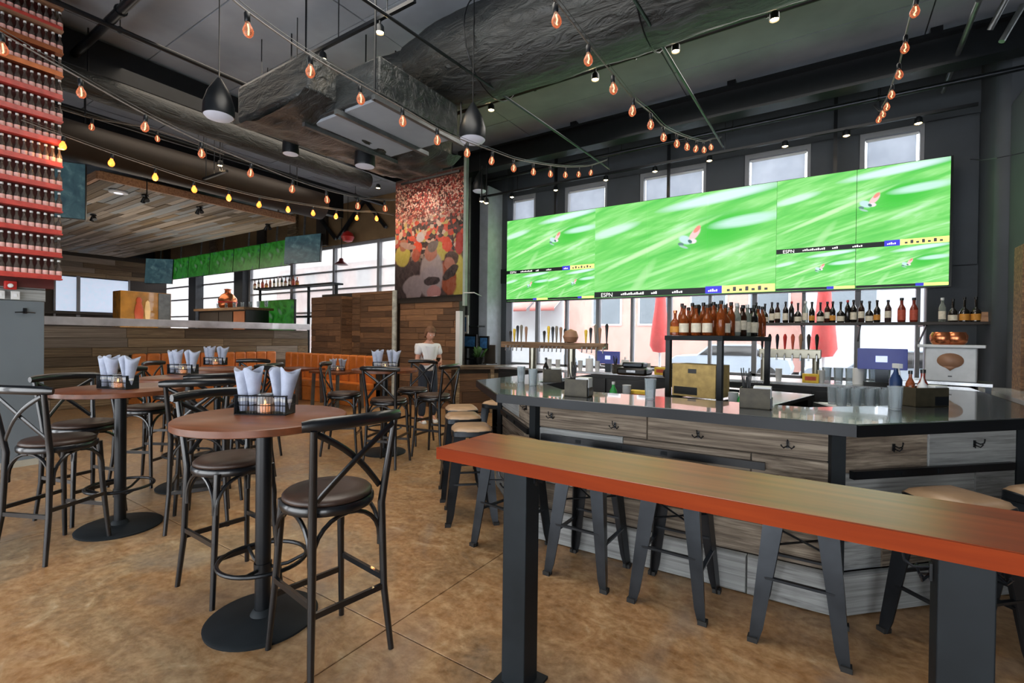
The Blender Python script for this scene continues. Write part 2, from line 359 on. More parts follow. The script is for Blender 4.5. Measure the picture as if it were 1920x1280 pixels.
    def build(s, name, m, parent=None, loc=(0, 0, 0), rz=0, bevel=0, ang=40, solid=0):
        o = bpy.data.objects.new(name, s.mesh(name, M[m] if isinstance(m, str) else m, ang)); C.objects.link(o)
        o.location = loc; o.rotation_euler = (0, 0, rz)
        if parent: o.parent = parent
        if solid: q = o.modifiers.new('solid', 'SOLIDIFY'); q.thickness = solid; q.offset = 0
        if bevel: q = o.modifiers.new('bevel', 'BEVEL'); q.width = bevel; q.segments = 2; q.limit_method = 'ANGLE'; q.harden_normals = False
        return o
def tag(o, label, cat, group=None):
    o['label'] = label; o['category'] = cat
    if group: o['group'] = group
    return o
def thing(name, label, cat, loc=(0, 0, 0), rz=0, group=None):
    o = bpy.data.objects.new(name, None); C.objects.link(o); o.location = loc; o.rotation_euler = (0, 0, rz); o.empty_display_size = .1
    return tag(o, label, cat, group)
def dup(root, loc, rz=0, label=None, group=None, scale=None):
    def cp(o, par):
        c = o.copy(); C.objects.link(c); c.parent = par
        for k in o.children:
            if k.type != 'LIGHT': cp(k, c)
        return c
    r = cp(root, None); r.location = loc; r.rotation_euler = (0, 0, rz)
    if scale: r.scale = scale if isinstance(scale, tuple) else (scale,)*3
    if label: r['label'] = label
    if group: r['group'] = group
    return r
def inst(name, me, loc, rz=0, parent=None, scale=None, rot=None):
    o = bpy.data.objects.new(name, me); C.objects.link(o); o.location = loc; o.rotation_euler = rot or (0, 0, rz)
    if parent: o.parent = parent
    if scale: o.scale = scale
    return o
def struct(o): o['kind'] = 'structure'; return o
def sempty(name, loc=(0, 0, 0), rz=0):
    o = bpy.data.objects.new(name, None); C.objects.link(o); o.location = loc; o.rotation_euler = (0, 0, rz); o['kind'] = 'structure'; return o
plank_cache = {}
def plank_mesh(m):
    if m not in plank_cache:      # unit plank: x 0..1, y 0..1 (thickness), z 0..1, eased front edges
        b = MB(); e = .03
        vs = [(0, 0, 0), (1, 0, 0), (1, 0, 1), (0, 0, 1), (0, -.7, 0), (1, -.7, 0), (1, -.7, 1), (0, -.7, 1), (.004, -1, e), (.996, -1, e), (.996, -1, 1-e), (.004, -1, 1-e)]
        b.add(vs, [(0, 1, 2, 3), (0, 4, 5, 1), (1, 5, 6, 2), (2, 6, 7, 3), (3, 7, 4, 0), (4, 8, 9, 5), (5, 9, 10, 6), (6, 10, 11, 7), (7, 11, 8, 4), (8, 11, 10, 9)])
        plank_cache[m] = b.mesh('plank', M[m], 25)
    return plank_cache[m]
def clad(parent, p0, p1, z0, z1, h, lmin, lmax, mats, t=.02, rnd=None, name='plank', zrows=None):
    """horizontal boards covering the vertical plane from p0 to p1; outward = right-hand normal (d.y,-d.x)"""
    rnd = rnd or random; d = Vector((p1[0]-p0[0], p1[1]-p0[1])); L = d.length; a = math.atan2(d.y, d.x); d.normalize()
    z = z0; out = []
    while z < z1-.02:
        hh = min(h*rnd.uniform(.85, 1.15), z1-z)
        if z1-(z+hh) < h*.4: hh = z1-z
        x = -rnd.uniform(0, lmax*.7)
        while x < L:
            w = rnd.uniform(lmin, lmax); xa = max(x, 0); xb = min(x+w, L)
            if L-xb < .08: xb = L; w = L-x
            if xb-xa > .02:
                o = inst(name, plank_mesh(rnd.choice(mats)), (p0[0]+d.x*(xa+.002), p0[1]+d.y*(xa+.002), z+.002), a, parent, (xb-xa-.004, t*rnd.uniform(.75, 1.25), hh-.004)); out.append(o)
            x += w
        z += hh
    return out
# ================================================================ THE SETTING
YW = 9.4                                            # plane of the window wall
fl = MB().box(-26, 4, -2.5, 9.6, -.12, -.02).build('floor', 'screenblk'); struct(fl)
xs = [-26, -22.8, -19.8, -16.8, -13.8, -10.8, -7.8, -4.86, -1.86, 1.1, 4]; ys = [-2.5, -1.3, 1.7, 4.7, 7.7, 9.6]
for i in range(len(xs)-1):
    for j in range(len(ys)-1):
        MB().box(xs[i]+.003, xs[i+1]-.003, ys[j]+.003, ys[j+1]-.003, -.05, 0).build('slab', 'floor', fl, bevel=.003)
# ceiling deck
ce = MB().box(-26, 4, -2.7, 9.6, 5.58, 5.7).build('ceiling', 'screenblk'); struct(ce)
bk = MB().box(-26, 4.1, -2.75, -2.55, 2.7, 5.7).box(-26, -9.5, -2.75, -2.55, 0, 2.7).box(-7.0, -6.2, -2.75, -2.55, 0, 2.7).box(-1.6, -.9, -2.75, -2.55, 0, 2.7).box(3.2, 4.1, -2.75, -2.55, 0, 2.7).build('wall_light_block', 'charcoal'); struct(bk)  # unseen rear and side walls, added with openings that limit the daylight
MB().box(4.0, 4.2, -2.7, 7.6, 0, 5.7).build('side', 'charcoal', bk)
MB().box(-26.2, -26, -2.7, 9.6, 0, 5.7).build('side', 'charcoal', bk)
xs = [-26+3*i for i in range(11)]; ys = [-1.5+1.11*i for i in range(11)]
for i in range(10):
    for j in range(10):
        MB().box(xs[i]+.008, xs[i+1]-.008, ys[j]+.008, ys[j+1]-.008, 5.5+.004*((i+j) % 2), 5.6).build('deck_panel', 'deck', ce)
# back wall: sill, upper piers between the high windows, header
wb = MB().box(-13.2, 1.9, YW, YW+.25, 0, .86).box(-6.6, 1.9, YW, YW+.3, 4.78, 5.6).build('wall_back', 'charcoal'); struct(wb)
piers = [(-6.75, -6.29), (-5.6, -4.86), (-3.88, -3.18), (-1.93, -1.28), (-.28, .38), (1.17, 1.78)]
for a, b in piers: MB().box(a, b, YW, YW+.28, 2.6, 4.8).build('pier', 'charcoal', wb, bevel=.01)
MB().box(-6.5, 1.2, YW+.02, YW+.25, 2.5, 2.62).build('transom_beam', 'charcoal', wb)
MB().box(1.23, 1.78, YW, YW+.28, .8, 2.62).build('pier', 'charcoal', wb)
mull = [-6.31+.745*i for i in range(11)]
win = sempty('window_1')
for i, x in enumerate(mull):
    MB().cbox((x, YW+.12, 1.7), (.075 if i % 2 else .05, .12, 1.76)).build('mullion', 'winpaint', win)
for i in range(10): MB().cbox(((mull[i]+mull[i+1])/2, YW+.14, 1.7), (.66, .012, 1.68)).build('pane', 'pane', win)
MB().box(-6.33, 1.2, YW+.06, YW+.18, .84, .9).build('sill_rail', 'winpaint', win)
n = 2
for a, b in ((-6.29, -5.6), (-4.86, -3.88), (-3.18, -1.93), (-1.28, -.28), (.38, 1.17)):
    w = sempty('window_%d' % n); n += 1
    for p in ((a, a+.07, 2.62, 4.78), (b-.05, b, 2.62, 4.78), (a+.07, b-.05, 4.7, 4.78)): MB().box(p[0], p[1], YW+.02, YW+.16, p[2], p[3]).build('frame', 'winpaint', w)
    MB().box(a+.07, b-.05, YW+.17, YW+.182, 2.62, 4.7).build('pane', 'pane', w)
    MB().box(a+.1, b-.085, YW+.09, YW+.096, 2.7, 4.665).build('roller_shade', 'shade', w)
    MB().tube([(a+.08, YW+.09, 4.675), (b-.06, YW+.09, 4.675)], .022, 8).build('shade_tube', 'white', w)
# left part of the facade (behind the lounge): tall glazing, ochre wall over it
wl = MB().box(-26, -8.0, YW, YW+.25, 4.28, 5.6).build('wall_lounge', 'amberwall'); struct(wl)
MB().box(-26, -8, YW+.0, YW+.25, 0, .7).build('base', 'charcoal', wl)
w = sempty('window_7')
for x in (-25.6, -22.2, -18.6, -17.9, -15.2, -12.95, -10.9): MB().cbox((x, YW+.12, 2.5), (.1 if x > -14 else .16, .14, 3.6)).build('mullion', 'winpaint', w)
for x in (-18.25, -21.9): MB().cbox((x, YW-.02, 2.4), (.62, .3, 3.8)).build('post', 'charcoal', w)
for z, h in ((4.26, .12), (3.48, .05), (2.92, .05), (2.2, .05)): MB().box(-26, -8, YW+.08, YW+.16, z-h/2, z+h/2).build('rail', 'winpaint', w)
for a, b in ((-25.6, -22.2), (-22.2, -18.6), (-18.6, -15.2), (-15.2, -12.95), (-12.95, -10.9), (-10.9, -8.1)):
    MB().box(a+.05, b-.05, YW+.125, YW+.137, .75, 4.2).build('pane', 'pane', w)
for i, x in enumerate((-24.6, -20.4, -16.9, -15.0, -13.4)): MB().cbox((x, YW-.03, 4.9), (.5, .12, 1.2)).build('batten', 'barnl' if i % 2 else 'dkbrown', wl)
# diagonal struts over the lounge windows
for a, b in (((-13.6, 9.2, 5.4), (-12.5, 9.2, 4.4)), ((-11.2, 9.2, 5.4), (-12.4, 9.2, 4.4)), ((-11.2, 9.2, 5.4), (-10.3, 9.2, 4.5))): MB().beam(a, b, .09).build('strut', 'black', wl)
# far end wall of the lounge, boarded, with a wide window
we = MB().box(-25.2, -25, 2, 9.5, 0, 4.7).build('wall_left', 'dkbrown'); struct(we)
rr = random.Random(3)
clad(we, (-25, 2.2), (-25, 9.4), 3.7, 4.5, .18, 1.2, 2.6, ['barnc', 'barnl', 'barnl'], rnd=rr)
w = sempty('window_8')
wy = [at(q, 530, X=-24.95).y for q in (104, 143, 150, 240)]
for y0, y1 in ((wy[0], wy[1]), (wy[2], wy[3])):
    MB().box(-24.98, -24.94, y0, y1, 2.3, 3.65).build('pane', mat('daylight_glow_pane', 'b8c6d8', .4, emit='c4d2e8', es=.8), w)  # daylight put in as emission, solid wall behind the pane
    for q in ((y0-.06, y0, 1.9, 3.7), (y1, y1+.06, 1.9, 3.7)): MB().box(-24.99, -24.9, q[0], q[1], q[2], q[3]).build('frame', 'winpaint', w)
MB().box(-24.97, -24.8, 2.4, 8.0, 2.18, 2.28).build('sill', 'dkbrown', w)
# right wall: dark corner pier and column
wr = MB().box(1.78, 4, 8.55, 9.6, 0, 5.6).build('wall_right', 'charcoal', bevel=.12); struct(wr)
MB().box(1.9, 4, 7.6, 8.6, 0, 4.55).build('column', 'charcoal', wr, bevel=.05)
MB().tube([at(1790, 296, X=1.8)+Vector((0, 0, 0)), at(1840, 300, Y=8.5), at(1870, 296, Y=7.57), at(1920, 286, Y=7.57)], .006, 6).build('conduit', 'black', wr)
# ================================================================ OUTSIDE
g = MB().box(-40, 20, 9.7, 60, -.3, -.12).build('ground', 'asphalt'); struct(g)
def far_block(name, x0, x1, y0, y1, h, m, label, nw, win='stucco'):
    t = thing(name, label, 'building', ((x0+x1)/2, y0, 0))
    MB().box(-(x1-x0)/2, (x1-x0)/2, 0, y1-y0, 0, h).build('wall', m, t)
    for i in range(nw):
        x = -(x1-x0)/2+(i+.5)*(x1-x0)/nw
        for z in (2.2, 5.6):
            if z+1.8 < h:
                f = MB().box(x-.9, x+.9, -.06, .05, z, z+1.8).build('window', 'white', t); MB().box(x-.8, x+.8, -.09, -.06, z+.1, z+1.7).build('pane', 'greybox', f)
    MB().box(-(x1-x0)/2-.1, (x1-x0)/2+.1, -.25, 0, h-.3, h).build('cornice', 'white', t)
    return t
far_block('building', -12, -1.0, 26, 34, 6.0, 'brickfar', 'pink brick building across the street behind the tap tower', 4)
far_block('building', -.8, 12, 24, 34, 4.4, 'stucco', 'low pale building across the street at right of the windows', 4)
far_block('building', -46, -16, 27, 36, 8.0, 'brickfar', 'long brick building seen through the lounge windows', 8)
for i, (px, lab, ztop) in enumerate(((1238, 'closed red patio umbrella outside, left of the bottle shelves', 2.9), (1545, 'closed red patio umbrella outside, behind the bottle shelf', 2.9))):
    p = at(px, 600, Y=11.6); t = thing('patio_umbrella', lab, 'umbrella', (p.x, 11.6, -.12), group='closed red patio umbrellas')
    MB().tube([(0, 0, 0), (0, 0, ztop+.15)], .03, 8).build('pole', 'white', t)
    MB().lathe([(.02, ztop+.05), (.1, ztop-.1), (.14, ztop-.6), (.2, 1.9), (.24, 1.45), (.16, 1.3), (.03, 1.28)], 14).build('canopy', 'redcloth', t)
    MB().lathe([(.3, 0), (.3, .06), (.05, .1)], 14).build('base', 'galv', t)
for i, px in enumerate((980, 1030)):
    p = at(px, 575, Y=14); t = thing('awning', ('faded pink awning outside at the far left of the bar windows', 'second faded pink awning outside, nearer the tap tower')[i], 'awning', (p.x, 14, 0))
    MB().add([(-.45, 0, 2.75), (.45, 0, 2.75), (.45, -.5, 2.45), (-.45, -.5, 2.45), (-.45, -.5, 2.35), (.45, -.5, 2.35)], [(0, 1, 2, 3), (3, 2, 5, 4)]).build('cloth', 'pink', t, solid=.02)
    MB().beam((-.4, 0, 2.7), (-.4, -.5, 2.4), .03).beam((.4, 0, 2.7), (.4, -.5, 2.4), .03).box(-.5, .5, .02, .1, 0, 2.9).build('frame', 'white', t)
def car(px, Y, lab, m='carpaint'):
    p = at(px, 620, Y=Y); t = thing('car', lab, 'car', (p.x, Y, -.12))
    prof = [(-2.1, .35), (-2.1, .8), (-1.9, .95), (-1.1, 1.0), (-.6, 1.42), (.9, 1.45), (1.5, 1.02), (2.05, .92), (2.15, .6), (2.1, .35)]
    vs = [(x, y, z) for y in (-.8, .8) for x, z in prof]; k = len(prof)
    MB().add(vs, [tuple(range(k)), tuple(range(k, 2*k))[::-1]]+[(i, (i+1) % k, k+(i+1) % k, k+i) for i in range(k)]).build('body', m, t, bevel=.04)
    MB().add([(-1.0, -.82, 1.0), (-.55, -.82, 1.36), (.85, -.82, 1.38), (1.35, -.82, 1.02)], [(0, 1, 2, 3)]).build('window', 'screenblk', t, solid=.01)
    for x in (-1.35, 1.35):
        wv = MB().tube([(x, -.84, .33), (x, -.6, .33)], .33, 16).build('wheel', 'rubber', t)
for a in ((1010, 16.5, 'silver car parked outside behind the tap tower'), (1370, 20.5, 'silver car parked outside behind the liquor stand'), (1690, 15.0, 'silver car parked outside behind the till screen')): car(*a)
# ================================================================ HALF WALL, PLANKED SCREENS
HX = -12.2
hw = MB().box(HX-.25, HX-.03, 1.2, 8.1, 0, 1.6).build('wall_lounge_half', 'dkbrown'); struct(hw)
rr = random.Random(11)
clad(hw, (HX-.03, 1.3), (HX-.03, 8.1), 0, 1.6, .2, .9, 2.6, ['barnl', 'barnl', 'barnl', 'barnc'], rnd=rr)
cp = MB().box(HX-.62, HX+.07, 1.2, 8.1, 1.62, 1.78).build('ledge_cap', 'plateledge', hw, bevel=.01)
# far screen walls either side of the white post
Y2 = 7.45
ws = MB().box(-10.7, -7.95, Y2+.03, Y2+.2, 0, 2.5).build('wall_screen', 'dkbrown'); struct(ws)
clad(ws, (-9.25, Y2+.03), (-7.98, Y2+.03), 0, 2.5, .125, .45, 1.2, ['barnd'], rnd=rr)
bx = MB().box(-10.62, -9.5, Y2-.3, Y2, .2, 2.38).build('wall_box', 'dkbrown'); struct(bx)
clad(bx, (-10.62, Y2-.3), (-9.5, Y2-.3), 1.0, 2.4, .15, .4, 1.1, ['barnd'], rnd=rr)
clad(bx, (-9.5, Y2-.3), (-9.5, Y2), 1.0, 2.4, .15, .3, .6, ['barnd'], rnd=rr)
clad(ws, (-9.5, Y2+.02), (-9.2, Y2+.02), 0, 2.5, .125, .3, .6, ['barnd'], rnd=rr)
wp = MB().box(-7.9, -6.2, Y2+.03, Y2+.2, 0, 2.32).build('wall_poster', 'dkbrown'); struct(wp)
clad(wp, (-7.88, Y2+.03), (-6.2, Y2+.03), 0, 2.2, .125, .4, 1.1, ['barnd'], rnd=rr)
MB().box(-7.9, -6.05, Y2-.02, Y2+.06, 2.2, 2.32).build('head_rail', 'dkbrown', wp)
MB().box(-6.24, -6.14, Y2-.04, Y2+.06, .1, 2.0).build('post', 'white', wp)
p1 = MB().tube([(-7.93, Y2-.1, 0), (-7.93, Y2-.1, 2.48)], .055, 12).build('post', mat('peeled_white_post', 'a3a7a0', .8, 0, .35, 12), ws)
# crowd mural
mu = thing('crowd_mural', 'tall printed mural of a red stadium crowd with embracing men', 'poster', (-7.0, Y2-.06, 0))
b = MB(); b.add([(-.97, 0, 2.3), (.95, 0, 2.33), (.95, 0, 4.85), (-.97, 0, 4.85)], [(0, 1, 2, 3)]); b.uv = [(0, 0), (1, 0), (1, 1), (0, 1)]
b.build('print', 'crowd', mu, solid=.012)
MB().box(.96, 1.02, -.02, .06, 2.1, 5.2).build('pole', mat('pale_green_pole', '8b9b96', .6), mu)
MB().box(-.98, .96, .012, .05, 4.83, 4.88).build('batten', 'dkbrown', mu)
lamp('mural_light', 'SPOT', (-7.2, 6.5, 5.2), 60, (1, .85, .7), .05, (math.radians(25), 0, 0), 1.2)
# alcove right of the mural: conduit, frames, white column
wa = MB().box(-7.0, -6.9, 7.7, 9.4, 0, 5.5).box(-8.05, -6.2, 9.15, 9.38, 0, 5.56).build('wall_alcove', 'charcoal'); struct(wa)
rr = random.Random(5)
p0 = at(893, 600, Y=8.9); clad(wa, (p0.x, 9.12), (p0.x+.42, 9.12), .9, 2.0, .13, .3, .5, ['barnd'], rnd=rr)
wc = MB().box(-6.58, -6.34, 8.6, 9.35, 0, 4.85).build('trim_1', mat('pale_blue_white_column', 'a9b3bf', .5), bevel=.01); struct(wc)
MB().tube([(-6.72, 8.4, 0), (-6.72, 8.4, 5.4)], .045, 10).build('pipe', 'galv', wa)
cn = MB().tube([(-6.0, 7.35, 2.35), (-5.85, 7.5, 2.36), (-6.5, 8.6, 2.4)], .01, 5).build('cord', 'white', wa)
for px, py, w_, h_, lab in ((868, 608, .3, .4, 'white framed picture leaning on alcove shelf, topmost'), (880, 640, .42, .3, 'dark framed picture on the middle alcove shelf'), (908, 643, .26, .3, 'small blue picture on the boarded pier beside the white column')):
    p = at(px, py, Y=8.2); t = thing('picture_frame', lab, 'picture', (p.x, 8.2, p.z))
    MB().box(-w_/2, w_/2, -.02, .02, -h_/2, h_/2).build('frame', 'white' if w_ == .3 else 'screenblk', t, bevel=.004)
    MB().box(-w_/2+.04, w_/2-.04, -.026, -.02, -h_/2+.04, h_/2-.04).build('print', 'menu', t)
for k, z in enumerate((1.0, 1.34, 1.72)):
    p = at(878, 640, Y=8.3); tag(MB().box(p.x-.42, p.x+.3, 8.25, 8.5, z-.02, z+.015).build('wall_shelf', 'steel'), ('lowest', 'middle', 'topmost')[k]+' dark shelf in the alcove beside the mural', 'shelf')
p = at(903, 615, Y=8.9); sg = tag(MB().cbox((p.x, 9.08, p.z), (.1, .02, .08)).build('wall_plate', 'yellow'), 'small cream plate on the boarded pier by the white column', 'plate')
# grey service cabinet and what hangs over it, left
cb = thing('service_cabinet', 'tall slate grey cabinet below the bottle display', 'cabinet', (-7.42, 1.62, 0))
MB().box(-1.6, 0, -2.6, 0, .0, 1.83).build('body', 'greybox', cb, bevel=.006)
MB().box(-1.6, .012, -2.6, .012, 0, .07).build('plinth', mat('pale_plinth', '9a9689', .6), cb)
h = MB().tube([(.01, -.16, 1.72), (.05, -.16, 1.70), (.07, -.16, 1.73)], .006, 5); h.tube([(.02, -.24, 1.7), (.05, -.16, 1.705), (.02, -.08, 1.7)], .006, 5); h.cbox((.008, -.16, 1.72), (.012, .03, .06)); h.build('hook', 'black', cb)
ub = thing('boarded_panel', 'weathered board panel between cabinet and bottle display', 'panel', (-7.46, 1.62, 1.83))
MB().box(-1.5, -.02, -2.6, -.02, 0, .13).build('core', 'dkbrown', ub)
clad(ub, (-.02, -2.6), (-.02, .02), 0, .26, .14, .6, 1.2, ['barng'], rnd=rr)
for o in list(ub.children)[1:]: pass
al = thing('fire_alarm', 'red fire alarm strobe beside white switch plates', 'alarm', (-7.42, 1.34, 1.99))
MB().box(0, .05, -.045, .05, -.045, .045).build('housing', 'red', al, bevel=.006)
MB().lathe([(.001, .03), (.018, .024), (.024, 0)], 12, sx=1.0).build('strobe', 'white', al, loc=(.052, 0, -.005)).rotation_euler = (0, PI/2, 0)
for k, y in enumerate((1.27, 1.385)):
    t = thing('switch_plate', ('white switch plate left of the pair under the alarm', 'white switch plate right of the pair under the alarm')[k], 'switch', (-7.42, y, 1.885))
    MB().box(0, .012, -.035, .035, -.045, .045).build('plate', 'white', t, bevel=.003); MB().box(.012, .02, -.01, .01, -.015, .015).build('toggle', 'cotton', t)
# ================================================================ LOUNGE BEYOND THE HALF WALL
cz = 4.6
cl_ = sempty('ceiling_lounge', (0, 0, 0))
MB().box(-24.6, -12.3, 3.5, 7.7, cz+.03, cz+.16).build('core', 'dkbrown', cl_)
MB().box(-12.33, -12.26, 3.46, 7.72, cz-.03, cz+.13).build('edge_board', 'trimwood', cl_)
MB().box(-24.6, -12.3, 3.43, 3.5, cz-.03, cz+.13).build('edge_board', 'trimwood', cl_)
rr = random.Random(21); me = {}
for k in ('barnc', 'barng', 'barnl'):
    me[k] = MB().box(0, 1, 0, 1, 0, 1).mesh('plank', M[k])
y = 3.52; cnt = 0
while y < 7.66:
    x = -24.5-rr.uniform(0, 2)
    while x < -12.34:
        w_ = rr.uniform(1.4, 3.2); xa = max(x, -24.5); xb = min(x+w_, -12.34)
        if xb-xa > .05: inst('plank', me[rr.choice(('barnc', 'barnc', 'barng', 'barnl'))], (xa, y, cz-.01-rr.uniform(0, .02)), 0, cl_, (xb-xa-.006, .132, .03))
        x += w_
    y += .138
for k, (px, py) in enumerate(((222, 359),)):
    p = at(px, py, Z=cz-.03); t = thing('downlight', 'round white downlight in the boarded lounge ceiling', 'light', (p.x, p.y, cz-.06))
    MB().lathe([(.17, .03), (.17, 0), (.14, -.01)], 20).build('trim', 'white', t); MB().lathe([(.13, -.004), (.001, -.02)], 20).build('lens', 'white_lit', t)
for k, (px, py) in enumerate(((272, 368), (175, 404), (374, 390), (502, 422))):
    p = at(px, py, Z=cz-.05); t = thing('ceiling_spot', ('small twin spot under the lounge ceiling beside the downlight', 'small twin spot under the lounge ceiling near the teal screen', 'small twin spot mid lounge ceiling', 'small twin spot at the right end of the lounge ceiling')[k], 'light', (p.x, p.y, cz-.05))
    MB().lathe([(.07, .02), (.07, 0), (.02, -.02)], 12).build('canopy', 'black', t)
    for s in (-1, 1): MB().tube([(s*.05, 0, -.02), (s*.12, 0, -.12)], [.03, .05], 10).build('head', 'black', t)
# row of green screens over the lounge bar
def screen(name, label, loc, w, h, rz, m, tilt=0, uv=(0, 1, 0, 1), group=None, hang=None):
    t = thing(name, label, 'screen', loc, rz, group); t.rotation_euler = (tilt, 0, rz)
    MB().box(-w/2, w/2, 0, .07, -h/2, h/2).build('case', 'screenblk', t, bevel=.006)
    b = MB(); e = .008; b.add([(-w/2+e, -.004, -h/2+e), (w/2-e, -.004, -h/2+e), (w/2-e, -.004, h/2-e), (-w/2+e, -.004, h/2-e)], [(0, 1, 2, 3)])
    b.uv = [(uv[0], uv[2]), (uv[1], uv[2]), (uv[1], uv[3]), (uv[0], uv[3])]; b.build('display', m, t)
    if hang: MB().tube([(0, .05, h/2), (0, .05, h/2+hang)], .03, 8).build('hanger', 'galv', t)
    return t
ords = ['leftmost', 'second from left', 'third from left', 'fourth from left', 'fifth from left']
xx = -22.4; wd = (-13.95+22.4)/5
for i in range(5):
    screen('screen', 'green sports screen over the lounge bar, '+ords[i]+' of the row', (xx+wd*(i+.5), 8.6, 4.04), wd-.03, .82, 0, 'lcd2', math.radians(-3), group='screens over the lounge bar', hang=1.08)
screen('screen', 'grey-blue screen ending the lounge row at its right', (-13.15, 8.5, 4.04), 1.5, .84, math.radians(8), 'lcd3', math.radians(-3), hang=1.08)
screen('screen', 'grey-blue tilted screen ending the lounge row at its left', tuple(at(298, 508, Y=8.2)), 1.0, 1.0, math.radians(42), 'lcd3', math.radians(-6), hang=1.2)
p = at(128, 358, X=-10.5)
t = screen('screen', 'teal screen half hidden behind the bottle display', (p.x, p.y-.14, p.z), .72, .92, math.radians(62), 'lcd3', math.radians(0), hang=1.4)
# lounge bar, menu case and back shelf with bottles
lb = thing('lounge_bar', 'dark lounge bar cabinet with brown top behind the half wall', 'bar', (-15.2, 7.4, 0))
MB().box(-1.9, 1.0, 0, .7, 0, 2.2).build('body', 'screenblk', lb); MB().box(-2.0, 1.1, -.1, .8, 2.2, 2.27).build('top', 'beamwood', lb)
MB().box(-1.75, -.55, -.03, 0, 1.4, 2.15).build('door', 'dkbrown', lb); MB().box(-.5, .3, -.03, 0, 1.4, 2.15).build('door', 'dkbrown', lb)
MB().box(.35, .98, -.02, 0, 1.3, 2.15).build('panel', mat('rust_panel', '8a4f2a', .6), lb)
my = at(275, 570, X=-17.3).y
mc = thing('menu_case', 'ochre lit display case with red figure behind the half wall', 'display case', (-17.6, my, 0))
MB().box(-.3, .3, -.62, .62, 0, 1.55).build('plinth', 'dkbrown', mc)
MB().box(-.3, .3, -.65, .65, 1.55, 2.72).build('case', mat('ochre_glass_case', '8a5f22', .25, 0, .3, 3, coat=.5), mc, bevel=.01)
MB().box(.3, .34, .3, .62, 1.6, 2.7).build('door', 'galv', mc); MB().lathe([(.001, 0), (.1, .1), (.12, .3), (.09, .5), (.06, .58), (.08, .66), (.04, .74)], 14, (.32, -.2, 1.8), .3, 1).build('figure', mat('red_figure', '9a3a18', .5), mc)
MB().lathe([(.001, 0), (.06, .1), (.08, .35), (.05, .6), (.001, .65)], 12, (.32, .02, 1.82), .3, 1).build('figure', mat('cream_figure', 'c8a878', .5), mc)
sh = thing('lounge_shelf', 'long two tier steel shelf with bottles in front of lounge windows', 'shelf', (-14.3, 8.9, 0))
zs_ = at(560, 537, Y=8.9).z
for z in (zs_-.95, zs_): MB().box(-1.9, 2.3, -.2, .2, z-.03, z+.02).build('board', 'steel', sh)
for x in (-1.85, .9, 2.25): MB().box(x-.03, x+.03, -.03, .03, 0, zs_+.02).build('upright', 'steel', sh)
gs = screen('screen', 'low green screen standing behind the lounge bar', (-14.0, 8.2, 2.05), 1.9, .95, 0, 'lcd2')
# ================================================================ VIDEO WALL
vw = thing('video_wall', 'huge green video wall hung over the bar windows', 'video wall', (-2.345, 9.0, 2.3))
PW, PH, X0 = 1.073, .6035, -3.755
MB().box(-3.79, 3.79, .06, .2, -.02, 1.83).build('chassis', 'screenblk', vw)
imgs = [(0, 2, 1, 3), (0, 1, 0, 1), (1, 2, 0, 1), (2, 5, 0, 3), (5, 7, 1, 3), (5, 6, 0, 1), (6, 7, 0, 1)]
for c in range(7):
    for r_ in range(3):
        im = next(i for i in imgs if i[0] <= c < i[1] and i[2] <= r_ < i[3])
        u0, u1 = (c-im[0])/(im[1]-im[0]), (c+1-im[0])/(im[1]-im[0]); v0, v1 = (r_-im[2])/(im[3]-im[2]), (r_+1-im[2])/(im[3]-im[2])
        x, z, e = X0+c*PW, r_*PH, .004
        b = MB(); b.add([(x+e, 0, z+e), (x+PW-e, 0, z+e), (x+PW-e, 0, z+PH-e), (x+e, 0, z+PH-e), (x+e, .06, z+e), (x+PW-e, .06, z+e), (x+PW-e, .06, z+PH-e), (x+e, .06, z+PH-e)],
                        [(0, 1, 2, 3), (4, 7, 6, 5), (0, 4, 5, 1), (1, 5, 6, 2), (2, 6, 7, 3), (3, 7, 4, 0)])
        b.uv = [(u0, v0), (u1, v0), (u1, v1), (u0, v1)]*2; b.build('screen_panel', 'lcd', vw)
for a0, a1, b0, b1 in imgs:
    w_ = (a1-a0)*PW; h_ = (b1-b0)*PH*.062; x = X0+a0*PW; z = b0*PH+.004
    MB().box(x+.006, x+w_*.66, -.004, -.001, z, z+h_).build('ticker_bar', 'tick', vw)
    MB().box(x+w_*.66, x+w_*.745, -.004, -.001, z, z+h_*1.15).build('score_box', 'purple', vw)
    MB().box(x+w_*.745, x+w_-.006, -.004, -.001, z, z+h_*1.15).build('banner', 'ticky', vw)
    if a1-a0 > 1:
        for tx, ux, sz in (('ESPN', .045, .8),):
            cu = bpy.data.curves.new('lettering', 'FONT'); cu.body = tx; cu.size = h_*sz*1.25; cu.materials.append(M['tickw'])
            o = bpy.data.objects.new('lettering', cu); C.objects.link(o); o.parent = vw; o.rotation_euler = (PI/2, 0, 0); o.location = (x+w_*ux, -.006, z+h_*(1-sz)*.5)
        b = MB()
        for u_, n_, q_ in ((.175, 12, .012), (.36, 3, .012), (.48, 5, .012), (.675, 5, .01)):
            for k in range(n_): b.box(x+w_*(u_+k*q_), x+w_*(u_+k*q_+q_*.72), -.0065, -.0055, z+h_*.3, z+h_*(.52+.1*((k*7) % 3)))
        c_ = b.build('blurred_caption', 'tickw', vw); c_['kind'] = 'stuff'
        b = MB()
        for k in range(7): b.box(x+w_*(.77+k*.03), x+w_*(.785+k*.03), -.007, -.005, z+h_*.25, z+h_*(.6+.3*(k % 2)))
        b.build('banner_print', 'greybox', vw)['kind'] = 'stuff'
for x in (-2.6, -.2, 2.4): MB().beam((x, .15, 1.8), (x, .15, 3.2), .05).build('hanger', 'black', vw)
MB().box(-3.98, -3.8, .1, .22, .42, .75).build('junction_box', 'black', vw)
